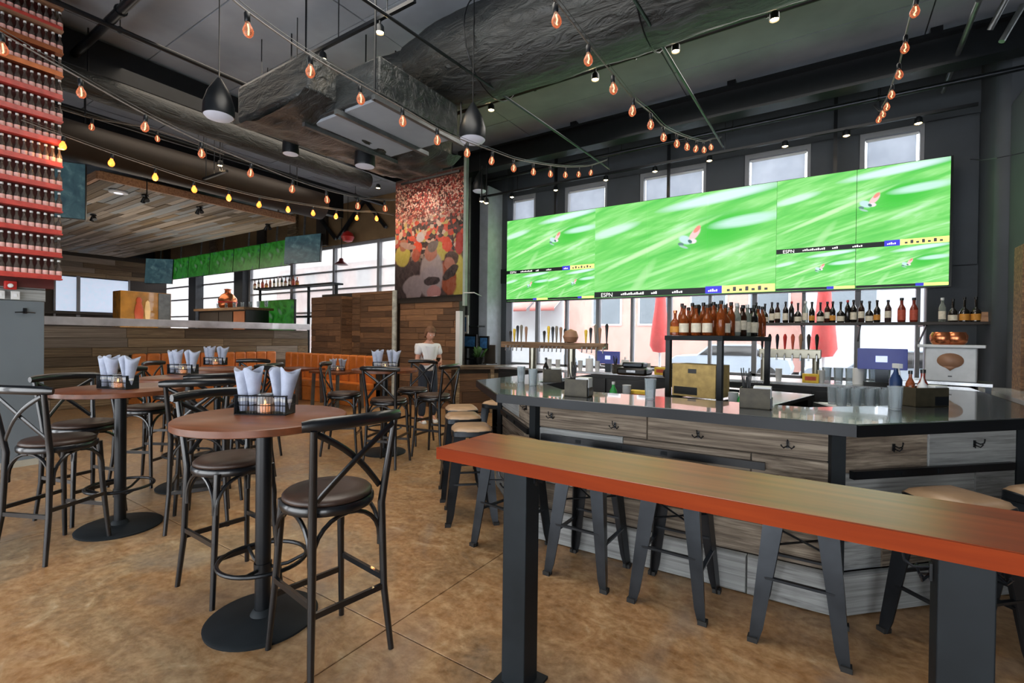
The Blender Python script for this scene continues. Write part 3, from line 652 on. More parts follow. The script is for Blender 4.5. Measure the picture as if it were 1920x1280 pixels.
# ================================================================ BAR
OUT = [(-2.87, 5.25), (-2.87, 3.74), (-2.07, 2.95), (.13, 3.03), (1.13, 4.1), (1.13, 6.7)]
INN = [(.58, 6.7), (.58, 4.3), (-.1, 3.62), (-1.82, 3.53), (-2.33, 4.0), (-2.33, 5.25)]
bar = thing('bar', 'large octagonal bar of weathered planks with polished charcoal counter', 'bar counter', (0, 0, 0))
MB().prism(OUT+INN, 1.028, 1.07).build('counter_top', 'bar_top', bar, bevel=.004)
ed = MB()
for a, b_ in zip(OUT[:-1], OUT[1:]):
    d = Vector((b_[0]-a[0], b_[1]-a[1], 0)).normalized(); nn = Vector((d.y, -d.x, 0))*.004
    ed.beam(Vector((a[0], a[1], 1.036))+nn, Vector((b_[0], b_[1], 1.036))+nn, .012, .062)
ed.build('edge_band', 'bar_edge', bar)
BODY = [(-2.73, 5.1), (-2.73, 4.0), (-1.83, 3.14), (.04, 3.2), (.98, 4.16), (.98, 6.6)]
inn2 = [(.72, 6.6), (.72, 4.35), (-.05, 3.5), (-1.8, 3.42), (-2.42, 4.05), (-2.42, 5.1)]
MB().prism(BODY+inn2, .01, 1.02).build('carcass', 'screenblk', bar)
rr = random.Random(8)
for i, (a, b_) in enumerate(zip(BODY[:-1], BODY[1:])):
    clad(bar, a, b_, .22, 1.02, .2, .7, 1.7, ['barn', 'barn', 'barng'] if i != 3 else ['barng', 'barn', 'barng'], rnd=rr)
    d = Vector((b_[0]-a[0], b_[1]-a[1])).normalized(); o2 = (d.y*.035, -d.x*.035)
    clad(bar, (a[0]+o2[0]-d.x*.02, a[1]+o2[1]-d.y*.02), (b_[0]+o2[0]+d.x*.02, b_[1]+o2[1]+d.y*.02), .0, .23, .24, .9, 2.0, ['barng'], t=.035, rnd=rr, name='kick_board')
for (x, y), a in zip(BODY[1:5], (-22, -20, 22, 22)):
    c = Vector((x, y))
    MB().box(-.035, .035, -.05, .04, 0, 1.03).build('corner_post', 'steel', bar, (x, y, 0), math.radians(a))
def hook_mb():
    b = MB(); b.cbox((0, -.004, 0), (.022, .008, .06))
    b.tube([(0, -.005, .015), (0, -.05, .005), (0, -.075, .02), (0, -.08, .045)], .005, 6)
    b.tube([(0, -.005, -.01), (-.03, -.03, -.028), (-.045, -.035, -.01)], .005, 6); b.tube([(0, -.005, -.01), (.03, -.03, -.028), (.045, -.035, -.01)], .005, 6)
    for p in ((0, -.08, .05), (-.047, -.035, -.005), (.047, -.035, -.005)): b.lathe([(.001, -.008), (.008, 0), (.001, .008)], 6, p)
    return b
hkm = hook_mb().mesh('hook', M['black'])
def on(a, b_, t, z, off): 
    d = Vector((b_[0]-a[0], b_[1]-a[1])).normalized(); p = Vector(a)+(Vector(b_)-Vector(a))*t
    return (p.x+d.y*off, p.y-d.x*off, z), math.atan2(d.y, d.x)
for seg, t, z in ((2, .07, .92), (2, .33, .9), (2, .62, .9), (2, .88, .9), (3, .28, .9), (3, .72, .9), (1, .42, .93), (1, .8, .93)):
    p, a = on(BODY[seg], BODY[seg+1], t, z, .022); inst('hook', hkm, p, a, bar, (.68,)*3)
for seg, t0, t1 in ((1, .08, .9), (2, .03, .82), (3, .06, .93)):
    p, a = on(BODY[seg], BODY[seg+1], t0, .76, .035); q, _ = on(BODY[seg], BODY[seg+1], t1, .76, .035)
    MB().beam(p, q, .03, .045).build('outlet_strip', 'black', bar)
    L = (Vector(q)-Vector(p)).length; k = 0
    for s in range(1, int(L/.3)):
        c = Vector(p).lerp(Vector(q), s*.3/L); MB().box(-.02, .02, -.019, -.014, -.012, .012).build('outlet', 'steel', bar, c, a)
# --- stools
def leg_chan(s, t):
    b = MB(); top = Vector((s*.135, t*.135, .72)); bot = Vector((s*.198, t*.198, .0))
    vs = []
    for k, f in enumerate((0, .55, .9, 1)):
        p = top.lerp(bot, f); w = (.085, .06, .045, .03)[k]; c = (.012, .012, .012, .01)[k]
        vs += [p+Vector((s*c, t*c, 0)), p+Vector((-s*w, t*.002, 0)), p+Vector((-s*w, -t*.006, 0)), p+Vector((-s*.006, -t*.006, 0)), p+Vector((-s*.006, -t*w, 0)), p+Vector((s*.002, -t*w, 0))]
    fs = [tuple(range(6)), tuple(range(18, 24))[::-1]]
    for k in range(3): fs += [(k*6+i, k*6+(i+1) % 6, k*6+6+(i+1) % 6, k*6+6+i) for i in range(6)]
    return b.add(vs, fs)
def make_stool():
    t = thing('bar_stool', 'x', 'stool', (0, 0, 0))
    def cush(u, v):
        a, b = u*2-1, v*2-1; k = max(abs(a), abs(b)); r = .165*(1-.06*(a*a*b*b)*2)
        return (a*r, b*r, .775-.03*(k**5)-.004*k)
    b = MB().ngrid(cush, 12, 12); n = 13; base = len(b.v)
    rim = [i for i in range(n)]+[n*j+n-1 for j in range(1, n)]+[n*(n-1)+i for i in range(n-2, -1, -1)]+[n*j for j in range(n-2, 0, -1)]
    lo = [(b.v[i][0]*1.02, b.v[i][1]*1.02, .735) for i in rim]; b.v += lo; m = len(rim)
    b.f += [(rim[i], base+i, base+(i+1) % m, rim[(i+1) % m]) for i in range(m)]+[tuple(base+i for i in range(m))]
    b.build('cushion', 'tan', t, ang=60)
    q = [(math.copysign(abs(math.cos(a))**.35, math.cos(a))*.168, math.copysign(abs(math.sin(a))**.35, math.sin(a))*.168) for a in [2*PI*(i+.5)/24 for i in range(24)]]
    MB().prism(q, .69, .74).build('seat_pan', 'gun', t, bevel=.008)
    for s in (-1, 1):
        for r_ in (-1, 1):
            l = leg_chan(s, r_).build('leg', 'gun', t, ang=25)
            MB().cbox((s*.192, r_*.192, .012), (.045, .045, .024)).build('rubber_foot', 'rubber', l)
    st = MB(); q = [(.158, .158), (-.158, .158), (-.158, -.158), (.158, -.158)]
    for i in range(4): a, c = q[i], q[(i+1) % 4]; z = .26 if i % 2 else .32; k = 1.08 if i % 2 else 1.05; st.beam((a[0]*k, a[1]*k, z), (c[0]*k, c[1]*k, z), .022, .012)
    st.build('footrest', 'gun', t)
    MB().tube([(.14, .14, .47), (-.15, -.15, .47)], .006, 5).tube([(-.14, .14, .48), (.15, -.15, .48)], .006, 5).build('cross_brace', 'gun', t)
    return t
st0 = make_stool(); first = True
SL = [(-1.27, 2.85, 0, 'tan topped metal stool at the bar front, leftmost behind the orange rail'), (-.72, 2.85, 0, 'tan topped metal stool at the bar front, second behind the orange rail'),
      (-.10, 2.85, 0, 'tan topped metal stool at the bar front, beside the right steel corner post'), (.535, 3.13, 45, 'large pale shining tan stool at the right angled side of the bar'),
      (.98, 3.5, 47, 'tan stool just past the shining one at the right angled side'), (1.42, 4.45, 90, 'tan stool at the far right side of the bar, rearmost there'),
      (-1.88, 2.88, -8, 'tan topped stool at the left front corner of the bar, behind the rail end'), (-2.46, 3.14, 42, 'nearest of the three tan stools lined up at the left angled side'),
      (-2.88, 3.54, 44, 'middle of the three tan stools lined up at the left angled side'), (-3.22, 3.93, 44, 'farthest of the three tan stools lined up at the left angled side'),
      (-3.12, 4.5, 3, 'yellowish seated stool tucked under the bar left end')]
for x, y, a, lab in SL:
    o = st0 if first else dup(st0, (0, 0, 0)); first = False
    o.location = (x, y, 0); o.rotation_euler = (0, 0, math.radians(a)); o['label'] = lab; o['group'] = 'metal stools around the bar'
# --- foreground drink rail
dr = thing('drink_rail', 'long orange butcher block drink rail on square steel posts', 'table', (0, 0, 0))
RZ = 1.0
MB().box(-1.46, 2.4, 1.618, 2.02, RZ-.052, RZ).build('top', 'rail', dr, bevel=.004)
MB().box(-1.462, 2.4, 1.612, 1.618, RZ-.053, RZ-.001).build('edge', 'railedge', dr)
for x in (-1.155, .255, 1.7):
    p = MB().box(x, x+.115, 1.7, 1.81, .012, RZ-.055).build('post', 'steel', dr, bevel=.004)
    MB().box(x-.035, x+.15, 1.665, 1.845, 0, .012).build('base_plate', 'steel', p)
    for s in ((x+.118, 1.76, .9, PI/2), (x-.003, 1.76, .86, -PI/2)): inst('hook', hkm, s[:3], s[3], p, (.8,)*3)
# ================================================================ HIGH TABLES
def make_table():
    t = thing('high_table', 'x', 'table', (0, 0, 0))
    MB().lathe([(.405, 1.032), (.41, 1.036), (.41, 1.066), (.405, 1.07), (.001, 1.07)], 64).add([(.405*math.cos(2*PI*i/64), .405*math.sin(2*PI*i/64), 1.032) for i in range(64)], [tuple(range(64))[::-1]]).build('tabletop', 'redwood', t)
    MB().lathe([(.16, 1.025), (.16, 1.032)], 24).build('top_plate', 'black', t)
    MB().tube([(0, 0, .03), (0, 0, 1.03)], .038, 20).build('column', 'black', t)
    MB().lathe([(.27, 0), (.272, .012), (.26, .02), (.06, .032), (.05, .05), (.04, .06)], 48).build('base', 'steel', t)
    f = MB().ring((0, 0, .32), .21, .011, 36, 8)
    for k in range(3): a = 2*PI*k/3+.5; f.tube([(.03*math.cos(a), .03*math.sin(a), .27), (.12*math.cos(a), .12*math.sin(a), .28), (.21*math.cos(a), .21*math.sin(a), .32)], .009, 6)
    f.lathe([(.044, .24), (.044, .3)], 16); f.build('foot_ring', 'black', t)
    return t
t0 = make_table()
TB = [((-2.465, 1.385), 'round red-brown high table nearest the camera'), ((-4.53, 1.42), 'round red-brown high table second from the camera, by the grey cabinet'),
      (tuple(at(355, 706, Z=1.07)[:2]), 'round red-brown high table in the middle of the left cluster'), (tuple(at(408, 690, Z=1.07)[:2]), 'round red-brown high table farthest in the left cluster, before the booths'),
      (tuple(at(730, 695, Z=1.07)[:2]), 'round red-brown high table near the person, ringed by dark chairs')]
for i, (p, lab) in enumerate(TB):
    o = t0 if i == 0 else dup(t0, (0, 0, 0)); o.location = (p[0], p[1], 0); o['label'] = lab; o['group'] = 'round high tables'; o.rotation_euler = (0, 0, i*1.3+.4)
# ================================================================ CROSS-BACK CHAIRS
def make_chair():
    t = thing('bar_chair', 'x', 'chair', (0, 0, 0)); rd = .0165
    prof = [(.001, .735), (.19, .735), (.203, .745), (.203, .757), (.19, .77), (.12, .776), (.001, .774)]
    MB().lathe(prof, 36, sx=1.0, sy=.98).build('seat', 'leather', t, ang=60)
    MB().lathe([(.19, .7), (.207, .7), (.212, .71), (.212, .73), (.205, .74), (.19, .74)], 36).build('seat_frame', 'blackwood', t)
    for s in (-1, 1):
        MB().tube([(s*.15, .15, .72), (s*.165, .165, .4), (s*.19, .195, 0)], [.019, .017, .014], 10).build('leg', 'blackwood', t)
        MB().tube([(s*.2, -.235, 0), (s*.18, -.2, .3), (s*.172, -.185, .7), (s*.178, -.2, .8), (s*.2, -.245, 1.1)], [.014, .017, .019, .018, .015], 10).build('leg', 'blackwood', t)
    tp = [(s_*.24, -.222-.055*(1-(s_)**2), 1.118+.008*(1-s_*s_)) for s_ in [i/6-1 for i in range(13)]]
    MB().tube(tp, [.022]+[.029]*11+[.022], 12, flat=.62).build('top_rail', 'blackwood', t)
    for s in (-1, 1):
        pts = []
        for k in range(9):
            f = k/8; x = s*(.185-.345*f); z = 1.085-.3*f+.03*math.sin(PI*f)*(1); y = -.242+.052*f-.028*math.sin(PI*f)-(.008*s)
            pts.append(Vector((x, y, z)))
        b = MB()
        for a, c in zip(pts[:-1], pts[1:]): b.beam(a, c+(c-a)*.08, .009, .03, up=(0, 1, .2)) if False else b.tube([a, c+(c-a)*.05], .0135, 8, flat=.5)
        MB().tube(pts, .0145, 8, flat=.45).build('cross_slat', 'blackwood', t)
    MB().lathe([(.001, 0), (.009, .002), (.001, .005)], 10, (0, -.24, .93)).build('rivet', 'chrome', t)
    for (x0, y0, x1, y1) in ((-.17, .17, .17, .17), (-.175, -.18, .175, -.18), (-.17, .17, -.175, -.18), (.17, .17, .175, -.18)):
        b = MB()
        for q, (xa, ya, xb, yb) in enumerate(((x0, y0, x1, y1), (x1, y1, x0, y0))):
            pts = [(xa+(xb-xa)*.46*(1-math.cos(a)), ya+(yb-ya)*.46*(1-math.cos(a)), .54+.155*math.sin(a)) for a in [k*PI/2/6 for k in range(7)]]
            pts = [(xa+(xb-xa)*.03, ya+(yb-ya)*.03, .5)]+[(p[0]+(xb-xa)*.03, p[1]+(yb-ya)*.03, p[2]) for p in pts]
            b.tube(pts, .0105, 7)
        b.build('bracket', 'blackwood', t)
    for p, q in (((-.175, .18, .26), (.175, .18, .26)), ((-.18, -.2, .3), (.18, -.2, .3)), ((-.175, .178, .34), (-.178, -.2, .34)), ((.175, .178, .34), (.178, -.2, .34))):
        MB().beam(p, q, .016, .026).build('stretcher', 'blackwood', t)
    return t
c0 = make_chair(); TB[4] = ((-4.72, 4.22), TB[4][1]); bpy.data.objects['high_table.004'].location = (-4.72, 4.22, 0)
c5 = at(158, 797, D=3.9); t3, t4, t5 = TB[2][0], TB[3][0], TB[4][0]
def around(c, ang, r, turn=0): return (c[0]+r*math.cos(math.radians(ang)), c[1]+r*math.sin(math.radians(ang)), ang+90+turn)
CH = [((-1.985, 1.43, 83), 'black cross-back bar chair nearest the camera, back to the right'), ((-2.95, 1.47, -92), 'black cross-back bar chair left of the nearest high table'),
      ((-4.42, 1.04, 25), 'black cross-back bar chair at the left edge, back to the camera'), ((-4.18, 1.83, 62), 'black cross-back bar chair between the two nearest high tables'),
      ((c5.x, c5.y, -75), 'black cross-back bar chair against the grey cabinet, greenish top rail'),
      (around(t3, 200, .5, 10), 'black cross-back bar chair left of the middle cluster table'), (around(t3, -5, .55, -10), 'black cross-back bar chair right of the middle cluster table'),
      (around(t3, 75, .5), 'black cross-back bar chair behind the middle cluster table'), (around(t4, 20, .52), 'black cross-back bar chair right of the farthest cluster table'),
      (around(t4, 215, .52, 8), 'black cross-back bar chair left of the farthest cluster table'), (around(t4, 120, .5), 'black cross-back bar chair behind the farthest cluster table'),
      ((-4.27, 3.88, 22), 'black cross-back bar chair, back to camera, at the table near the person'), ((-5.13, 3.92, -50), 'black cross-back bar chair left of the table near the person'),
      ((-4.13, 4.5, 100), 'black cross-back bar chair right of the table near the person'), ((-4.85, 4.85, 190), 'black cross-back bar chair behind the table near the person')]
for i, (p, lab) in enumerate(CH):
    o = c0 if i == 0 else dup(c0, (0, 0, 0)); o.location = (p[0], p[1], 0); o.rotation_euler = (0, 0, math.radians(p[2])); o['label'] = lab; o['group'] = 'black cross-back bar chairs'
# ================================================================ CADDIES, NAPKINS, CANDLES
def make_caddy():
    t = thing('wire_caddy', 'x', 'caddy', (0, 0, 0)); b = MB()
    for z in (.004, .05, .1): 
        for p, q in (((-.14, -.05, z), (.14, -.05, z)), ((-.14, .05, z), (.14, .05, z)), ((-.14, -.05, z), (-.14, .05, z)), ((.14, -.05, z), (.14, .05, z)), ((-.045, -.05, z), (-.045, .05, z)), ((.045, -.05, z), (.045, .05, z))): b.tube([p, q], .0022 if z != .1 else .0035, 4)
    for k in range(19):
        x = -.14+k*.28/18
        for y in (-.05, .05): b.tube([(x, y, 0), (x, y, .1)], .0015, 4)
    b.build('wire_basket', 'black', t)
    MB().box(-.14, .14, -.05, .05, 0, .006).build('bottom', 'black', t)
    [MB().box(x, x+.002, -.05, .05, 0, .1).build('mesh_side', 'black', t) for x in (-.14, .138)]; return t
def make_napkin():
    t = thing('napkin_roll', 'x', 'napkin', (0, 0, 0)); b = MB(); n = 20; rows = 7
    def f(u, v):
        a = u*2*PI*1.12; k = v; r = .017+.021*k**1.6+.004*math.sin(a*3)*k
        return (r*math.cos(a)*1.1, r*math.sin(a)*.8, .006+.19*k+.012*k*math.sin(a*2+1))
    b.ngrid(f, n, rows); b.build('cloth', 'paper', t, ang=70, solid=.0015)
    MB().lathe([(.0195, .05), (.021, .052), (.021, .064), (.0195, .066)], 14, sx=1.15, sy=.9).build('band', 'white', t)
    MB().tube([(0, .004, .02), (.002, .006, .15)], .004, 6).tube([(.008, 0, .02), (.01, 0, .145)], .004, 6).build('cutlery', 'chrome', t); return t
def make_candle():
    t = thing('candle_jar', 'x', 'candle', (0, 0, 0))
    MB().lathe([(.001, 0), (.034, 0), (.038, .008), (.038, .07), (.032, .085), (.034, .1), (.036, .1), (.034, .084), (.04, .071), (.04, .006), (.034, -.001)], 20).build('jar', 'glass', t)
    MB().lathe([(.001, .004), (.034, .004), (.035, .04), (.001, .042)], 16).build('wax', 'candle', t)
    MB().lathe([(.001, .042), (.005, .05), (.004, .058), (.001, .068)], 8).build('flame', 'flame', t); return t
k0, n0, j0 = make_caddy(), make_napkin(), make_candle()
wh = ['nearest high table', 'second high table by the grey cabinet', 'middle cluster table', 'farthest cluster table', 'table near the person', 'booth table at the far wall']
b5 = at(633, 690, Y=6.2)
KP = [(at(497, 775, Z=1.07), 30), (at(221, 728, Z=1.07), 20), (at(343, 701, Z=1.07), 24), (at(404, 684, Z=1.07), 24), (at(722, 694, Z=1.07), 34), (b5, 30)]
for i, (p, a) in enumerate(KP):
    ra = math.radians(a); z = 1.0705 if i < 5 else .7605; d = Vector((math.cos(ra), math.sin(ra)))
    o = k0 if i == 0 else dup(k0, (0, 0, 0)); o.location = (p.x, p.y, z); o.rotation_euler = (0, 0, ra); o['label'] = 'black wire caddy of napkins on the '+wh[i]; o['group'] = 'napkin caddies'
    for q, (dx, dy, an) in enumerate(((-.112, -.015, .2), (-.07, .015, 1.4), (.07, .012, 2.6), (.115, -.012, .9))):
        r_ = n0 if (i, q) == (0, 0) else dup(n0, (0, 0, 0)); c = Vector((p.x, p.y))+d*dx+Vector((-d.y, d.x))*dy
        r_.scale = (1.18,)*3; r_.location = (c.x, c.y, z+.007); r_.rotation_euler = ((-.05, .1, -.08, .06)[q], (-.1, -.04, .05, .12)[q], an)
        r_['label'] = ('white napkin roll, %s caddy, %s' % (wh[i], ('leftmost', 'second from left', 'second from right', 'rightmost')[q])); r_['group'] = 'napkin rolls in the caddies'
    o = j0 if i == 0 else dup(j0, (0, 0, 0)); o.location = (p.x, p.y, z+.007); o['label'] = 'lit candle jar in the caddy on the '+wh[i]; o['group'] = 'candle jars in the caddies'
# ================================================================ BOOTHS
def booth(name, lab, x0, y0, L, rz, n, ztop=1.05):
    """runs along local x, back at local y=0, seat toward -y"""
    t = thing(name, lab, 'booth', (x0, y0, 0), rz)
    MB().box(0, L, -.12, 0, .1, ztop-.03).build('back_board', 'dkbrown', t)
    MB().box(0, L, -.58, 0, 0, .32).build('plinth', 'orange', t, bevel=.01)
    w_ = L/n
    cm = MB().box(.004, w_-.004, -.2, -.1, .44, ztop).mesh('back_channel', M['orange'])
    sm = MB().box(.004, 3*w_-.004, -.6, -.16, .32, .46).mesh('seat_cushion', M['orange'])
    for k in range(n):
        o = inst('back_channel', cm, (k*w_, 0, 0), 0, t); q = o.modifiers.new('bevel', 'BEVEL'); q.width = .04; q.segments = 3
    for k in range(0, n, 3):
        o = inst('seat_cushion', sm, (k*w_, 0, 0), 0, t); q = o.modifiers.new('bevel', 'BEVEL'); q.width = .03; q.segments = 3
    return t
booth('booth_bench', 'orange channel-backed booth along the boarded half wall', HX+.0, 7.0, 3.1, math.radians(-90), 12)
bb = bpy.data.objects['booth_bench']; bb.rotation_euler = (0, 0, math.radians(90)); bb.location = (HX+.02, 3.95, 0)
booth('booth_bench', 'orange channel-backed booth along the far plank wall', -11.4, 7.12, 3.3, 0, 12)
for i, (px, py, lab) in enumerate(((633, 682, 'narrow wooden booth table at the far orange booth'), (560, 683, 'second wooden booth table, left of the far one'))):
    p = at(px, 690, Y=6.2); t = thing('booth_table', lab, 'table', (p.x, p.y, 0))
    MB().box(-.45, .45, -.35, .35, .715, .76).build('tabletop', 'redwood', t, bevel=.004)
    for s in (-1, 1):
        for r_ in (-1, 1): MB().beam((s*.38, r_*.28, .715), (s*.4, r_*.3, 0), .05).build('leg', 'galv', t)
# ================================================================ SERVICE COUNTER
sa = math.atan2(1.6, 1.25); SL_ = 2.1; zt = .92
sc = thing('service_counter', 'brown wooden service counter left of the bar', 'counter', (-5.95, 7.0, 0), sa)
MB().box(-.05, SL_, -.04, .42, zt-.06, zt).build('top', 'counterwood', sc, bevel=.004)
MB().box(.05, SL_, .06, .4, 0, zt-.06).build('body', 'dkbrown', sc)
clad(sc, (.05, .06), (SL_, .06), .02, zt-.14, .2, .5, 1.0, ['barnd', 'barnl'], rnd=rr)
for x in (.06, .75): MB().box(x, x+.07, 0, .05, 0, zt-.06).build('stile', 'barnl', sc)
# ================================================================ BOTTLES
def make_bottle(kind, h, r, glass, label, cap, neck=.35, shoulder=.6, lab=(.12, .45)):
    t = thing('bottle', 'x', 'bottle', (0, 0, 0)); nr = r*neck
    MB().lathe([(.001, .004), (r*.85, 0), (r, .008), (r, h*shoulder), (r*.8, h*(shoulder+.07)), (nr*1.15, h*(shoulder+.17)), (nr, h*(shoulder+.2)), (nr, h*.95), (nr*.8, h*.955), (.001, h*.955)], 12).build('glass', glass, t)
    MB().lathe([(nr*.7, h*.9), (nr*1.25, h*.9), (nr*1.25, h), (nr, h*1.005), (.001, h*1.005)], 10).build('cap', cap, t)
    if label: MB().lathe([(r*.98, h*lab[0]), (r*1.02, h*lab[0]), (r*1.02, h*lab[1]), (r*.98, h*lab[1])], 12).build('label', label, t)
    t.location = (0, 0, -50); return t
BT = {'wine': make_bottle('wine', .3, .037, 'gdark', 'label_w', 'screenblk'), 'wine2': make_bottle('w2', .29, .036, 'gbrown', 'label_w', 'gun', .38, .62, (.2, .5)),
      'wine3': make_bottle('w3', .3, .034, 'gdark', None, 'red', .36, .66), 'wine4': make_bottle('w4', .29, .037, 'gdark', 'label_o', 'screenblk', .36, .55, (.1, .34)),
      'slope': make_bottle('slope', .28, .046, 'gdark', 'label_w', 'screenblk', .28, .42, (.06, .3)), 'slopeo': make_bottle('slo', .3, .05, 'gdark', 'label_o', 'screenblk', .26, .4, (.06, .32)),
      'redb': make_bottle('redb', .31, .042, 'gred', 'label_r', 'screenblk', .4, .55, (.08, .5)), 'clear': make_bottle('cl', .3, .036, 'gclear', 'label_w', 'white', .4, .6),
      'amber': make_bottle('am', .27, .042, 'gamber', 'label_w', 'dkbrown', .34, .52, (.1, .4)), 'amber2': make_bottle('a2', .3, .036, 'gamber', None, 'screenblk', .36, .6),
      'amber3': make_bottle('a3', .24, .048, 'gamber', 'label_o', 'copper', .3, .5, (.12, .36)), 'green': make_bottle('gr', .3, .036, 'ggreen', 'label_w', 'chrome', .38, .6),
      'soda': make_bottle('soda', .21, .0265, 'gsmoke', 'label_p', 'white', .42, .52, (.05, .4))}
used = set()
def bottle(kind, loc, label, group, rz=None, sc=None):
    if kind not in used: used.add(kind); o = BT[kind]
    else: o = dup(BT[kind], (0, 0, 0))
    o.location = loc; o.rotation_euler = (0, 0, rz if rz is not None else random.uniform(0, 6)); o['label'] = label; o['group'] = group
    if sc: o.scale = (sc,)*3
    return o
def glass(loc, label, group, first=[None], h=None, sc=1):
    if first[0] is None:
        t = thing('drinking_glass', 'x', 'glass', (0, 0, 0)); MB().lathe([(.001, .006), (.028, .004), (.034, 0), (.04, .13), (.042, .145), (.039, .145), (.036, .12), (.031, .012), (.001, .012)], 16).build('tumbler', 'glass', t); first[0] = t; o = t
    else: o = dup(first[0], (0, 0, 0))
    o.location = loc; o.scale = (sc,)*3; o['label'] = label; o['group'] = group; return o
# long shelf against the glass
ls = thing('window_shelf', 'long dark shelf of wine bottles across the bar window', 'shelf', (0, 0, 0))
MB().box(-.95, 2.35, 8.72, 8.98, 1.735, 1.775).build('board', 'dkbrown', ls, bevel=.003)
for x in (-.35, .4, 1.15): MB().beam((x, 8.95, 1.735), (x, 9.4, 1.735), .03).beam((x, 8.78, 1.73), (x, 9.4, 1.5), .02).build('bracket', 'black', ls)
row = [(1418, 'wine'), (1434, 'slope'), (1447, 'wine'), (1458, 'wine2'), (1473, 'wine'), (1484, 'wine3'), (1496, 'slope'), (1510, 'clear'), (1522, 'wine4'), (1538, 'slope'), (1551, 'wine2'), (1561, 'wine4'),
       (1576, 'slope'), (1589, 'wine3'), (1600, 'wine'), (1615, 'wine2'), (1630, 'slope'), (1644, 'wine4'), (1665, 'wine2'), (1690, 'redb'), (1713, 'redb'), (1767, 'clear'), (1786, 'slope'), (1808, 'slopeo'), (1830, 'slopeo')]
nth = ['first', 'second', 'third', 'fourth', 'fifth', 'sixth', 'seventh', 'eighth', 'ninth', 'tenth', 'eleventh', 'twelfth', 'thirteenth', 'fourteenth', 'fifteenth', 'sixteenth', 'seventeenth', 'eighteenth', 'nineteenth', 'twentieth']
look = {'wine': 'dark wine bottle with white label', 'wine2': 'brown wine bottle with cream label', 'wine3': 'slim dark bottle without label', 'wine4': 'dark bottle with orange label', 'slope': 'squat dark bottle with sloping shoulders',
        'clear': 'clear glass bottle', 'redb': 'red labelled bottle', 'slopeo': 'squat black bottle with orange label', 'amber': 'amber spirit bottle with white label', 'amber2': 'tall amber spirit bottle', 'amber3': 'squat amber bottle with orange label', 'green': 'green glass bottle'}
for i, (px, k) in enumerate(row):
    p = at(px, 600, Y=8.84)
    if i < 20: lab = look[k]+' on window shelf, '+nth[i]+' from left end'
    else: lab = look[k]+' on the window shelf, '+('rightmost over the windows', 'first of four by grey wall', 'second of four by grey wall', 'third of four by grey wall', 'last of four by grey wall')[i-20]
    bottle(k, (p.x, 8.84+random.uniform(-.03, .03), 1.776), lab, 'bottles on the window shelf', sc=1.12)
for i in range(12):
    k = ['amber', 'wine', 'redb', 'green', 'amber2', 'wine2', 'clear', 'amber3'][i*5 % 8]; p = at(478+i*7.2, 530, Y=8.9)
    bottle(k, (p.x, 8.9, zs_+.022), look[k]+' on the lounge shelf, '+nth[i]+' from left', 'bottles on the lounge shelf', sc=1.15)
for i in range(7):
    p = at(408+i*15, 590, Y=7.6); glass((p.x, 7.62, 2.272), 'glass on the lounge bar, '+nth[i]+' from left', 'glasses on the lounge bar', sc=1.2)
p = at(418, 515, Y=7.6); t = thing('copper_kettle', 'red copper kettle standing on the lounge bar', 'kettle', (p.x, 7.75, 2.272)); t.scale = (.9, .9, .62)
MB().lathe([(.001, 0), (.2, 0), (.28, .12), (.3, .5), (.2, .72), (.1, .82), (.09, .95), (.14, 1.0), (.001, 1.04)], 20).build('vessel', 'copper', t); MB().lathe([(.001, 0), (.31, .0), (.31, .06), (.001, .06)], 20, (0, 0, .3)).build('band', 'red', t)
p = at(1868, 602, Y=8.5); t = thing('wooden_sign', 'pale wooden block lying on the right end of the window shelf', 'block', (at(1869, 602, Y=8.84).x, 8.84, 1.776), -.1)
MB().add([(-.17, -.04, 0), (.17, -.04, 0), (.15, -.02, .13), (-.19, -.02, .13), (-.17, .04, 0), (.17, .04, 0), (.15, .02, .13), (-.19, .02, .13)], [(0, 1, 2, 3), (4, 7, 6, 5), (0, 4, 5, 1), (1, 5, 6, 2), (2, 6, 7, 3), (3, 7, 4, 0)]).build('block', 'trimwood', t, bevel=.004)
# liquor stand on the back island
island = thing('bar_island', 'steel topped island inside the bar carrying the liquor stand', 'counter', (-.98, 5.2, 0), math.radians(-13))
MB().box(-.75, .55, -.55, 1.2, .0, .86).build('body', 'screenblk', island); MB().box(-.8, .6, -.6, 1.25, .86, .9).build('top', 'chrome', island, bevel=.004)
ts = thing('liquor_stand', 'black steel frame stand crowded with liquor bottles', 'stand', (-.80, 4.6, .9), math.radians(-13.5))
for x in (-.5, 0): 
    for y in (0, 1.15): MB().cbox((x, y, .3), (.045, .045, .6)).build('post', 'black', ts)
MB().box(-.53, .03, -.03, 1.18, .585, .63).build('top', 'steel', ts, bevel=.003)
for q in ((-.5, 0, 0, 0), (-.5, 1.15, 0, 1.15), (-.5, 0, -.5, 1.15), (0, 0, 0, 1.15)): MB().beam((q[0], q[1], .03), (q[2], q[3], .03), .03).build('rail', 'steel', ts)
mt = ts.matrix_basis.copy(); mt = Matrix.Translation(ts.location) @ Matrix.Rotation(math.radians(-13.5), 4, 'Z')
kinds = ['amber', 'amber2', 'amber3', 'amber', 'wine', 'green', 'amber2', 'clear', 'amber3', 'amber', 'wine2', 'clear']
rr = random.Random(4); pos = ['front', 'second', 'third', 'fourth', 'fifth', 'sixth', 'seventh', 'eighth', 'ninth']
for j in range(9):
    for i in range(5):
        k = (rr.choice(['amber', 'amber3', 'amber2', 'amber', 'wine4']) if j < 3 else rr.choice(['amber', 'clear', 'clear', 'wine2', 'amber2', 'green', 'clear', 'wine']))
        q = mt @ Vector((-.46+i*.108+rr.uniform(-.01, .01), .04+j*.13+rr.uniform(-.02, .02), .632))
        bottle(k, q, look[k]+' on liquor stand, %s row, %s from left' % (pos[j], nth[i]), 'bottles on the liquor stand', sc=1.05 if k != 'amber3' else 1.0)
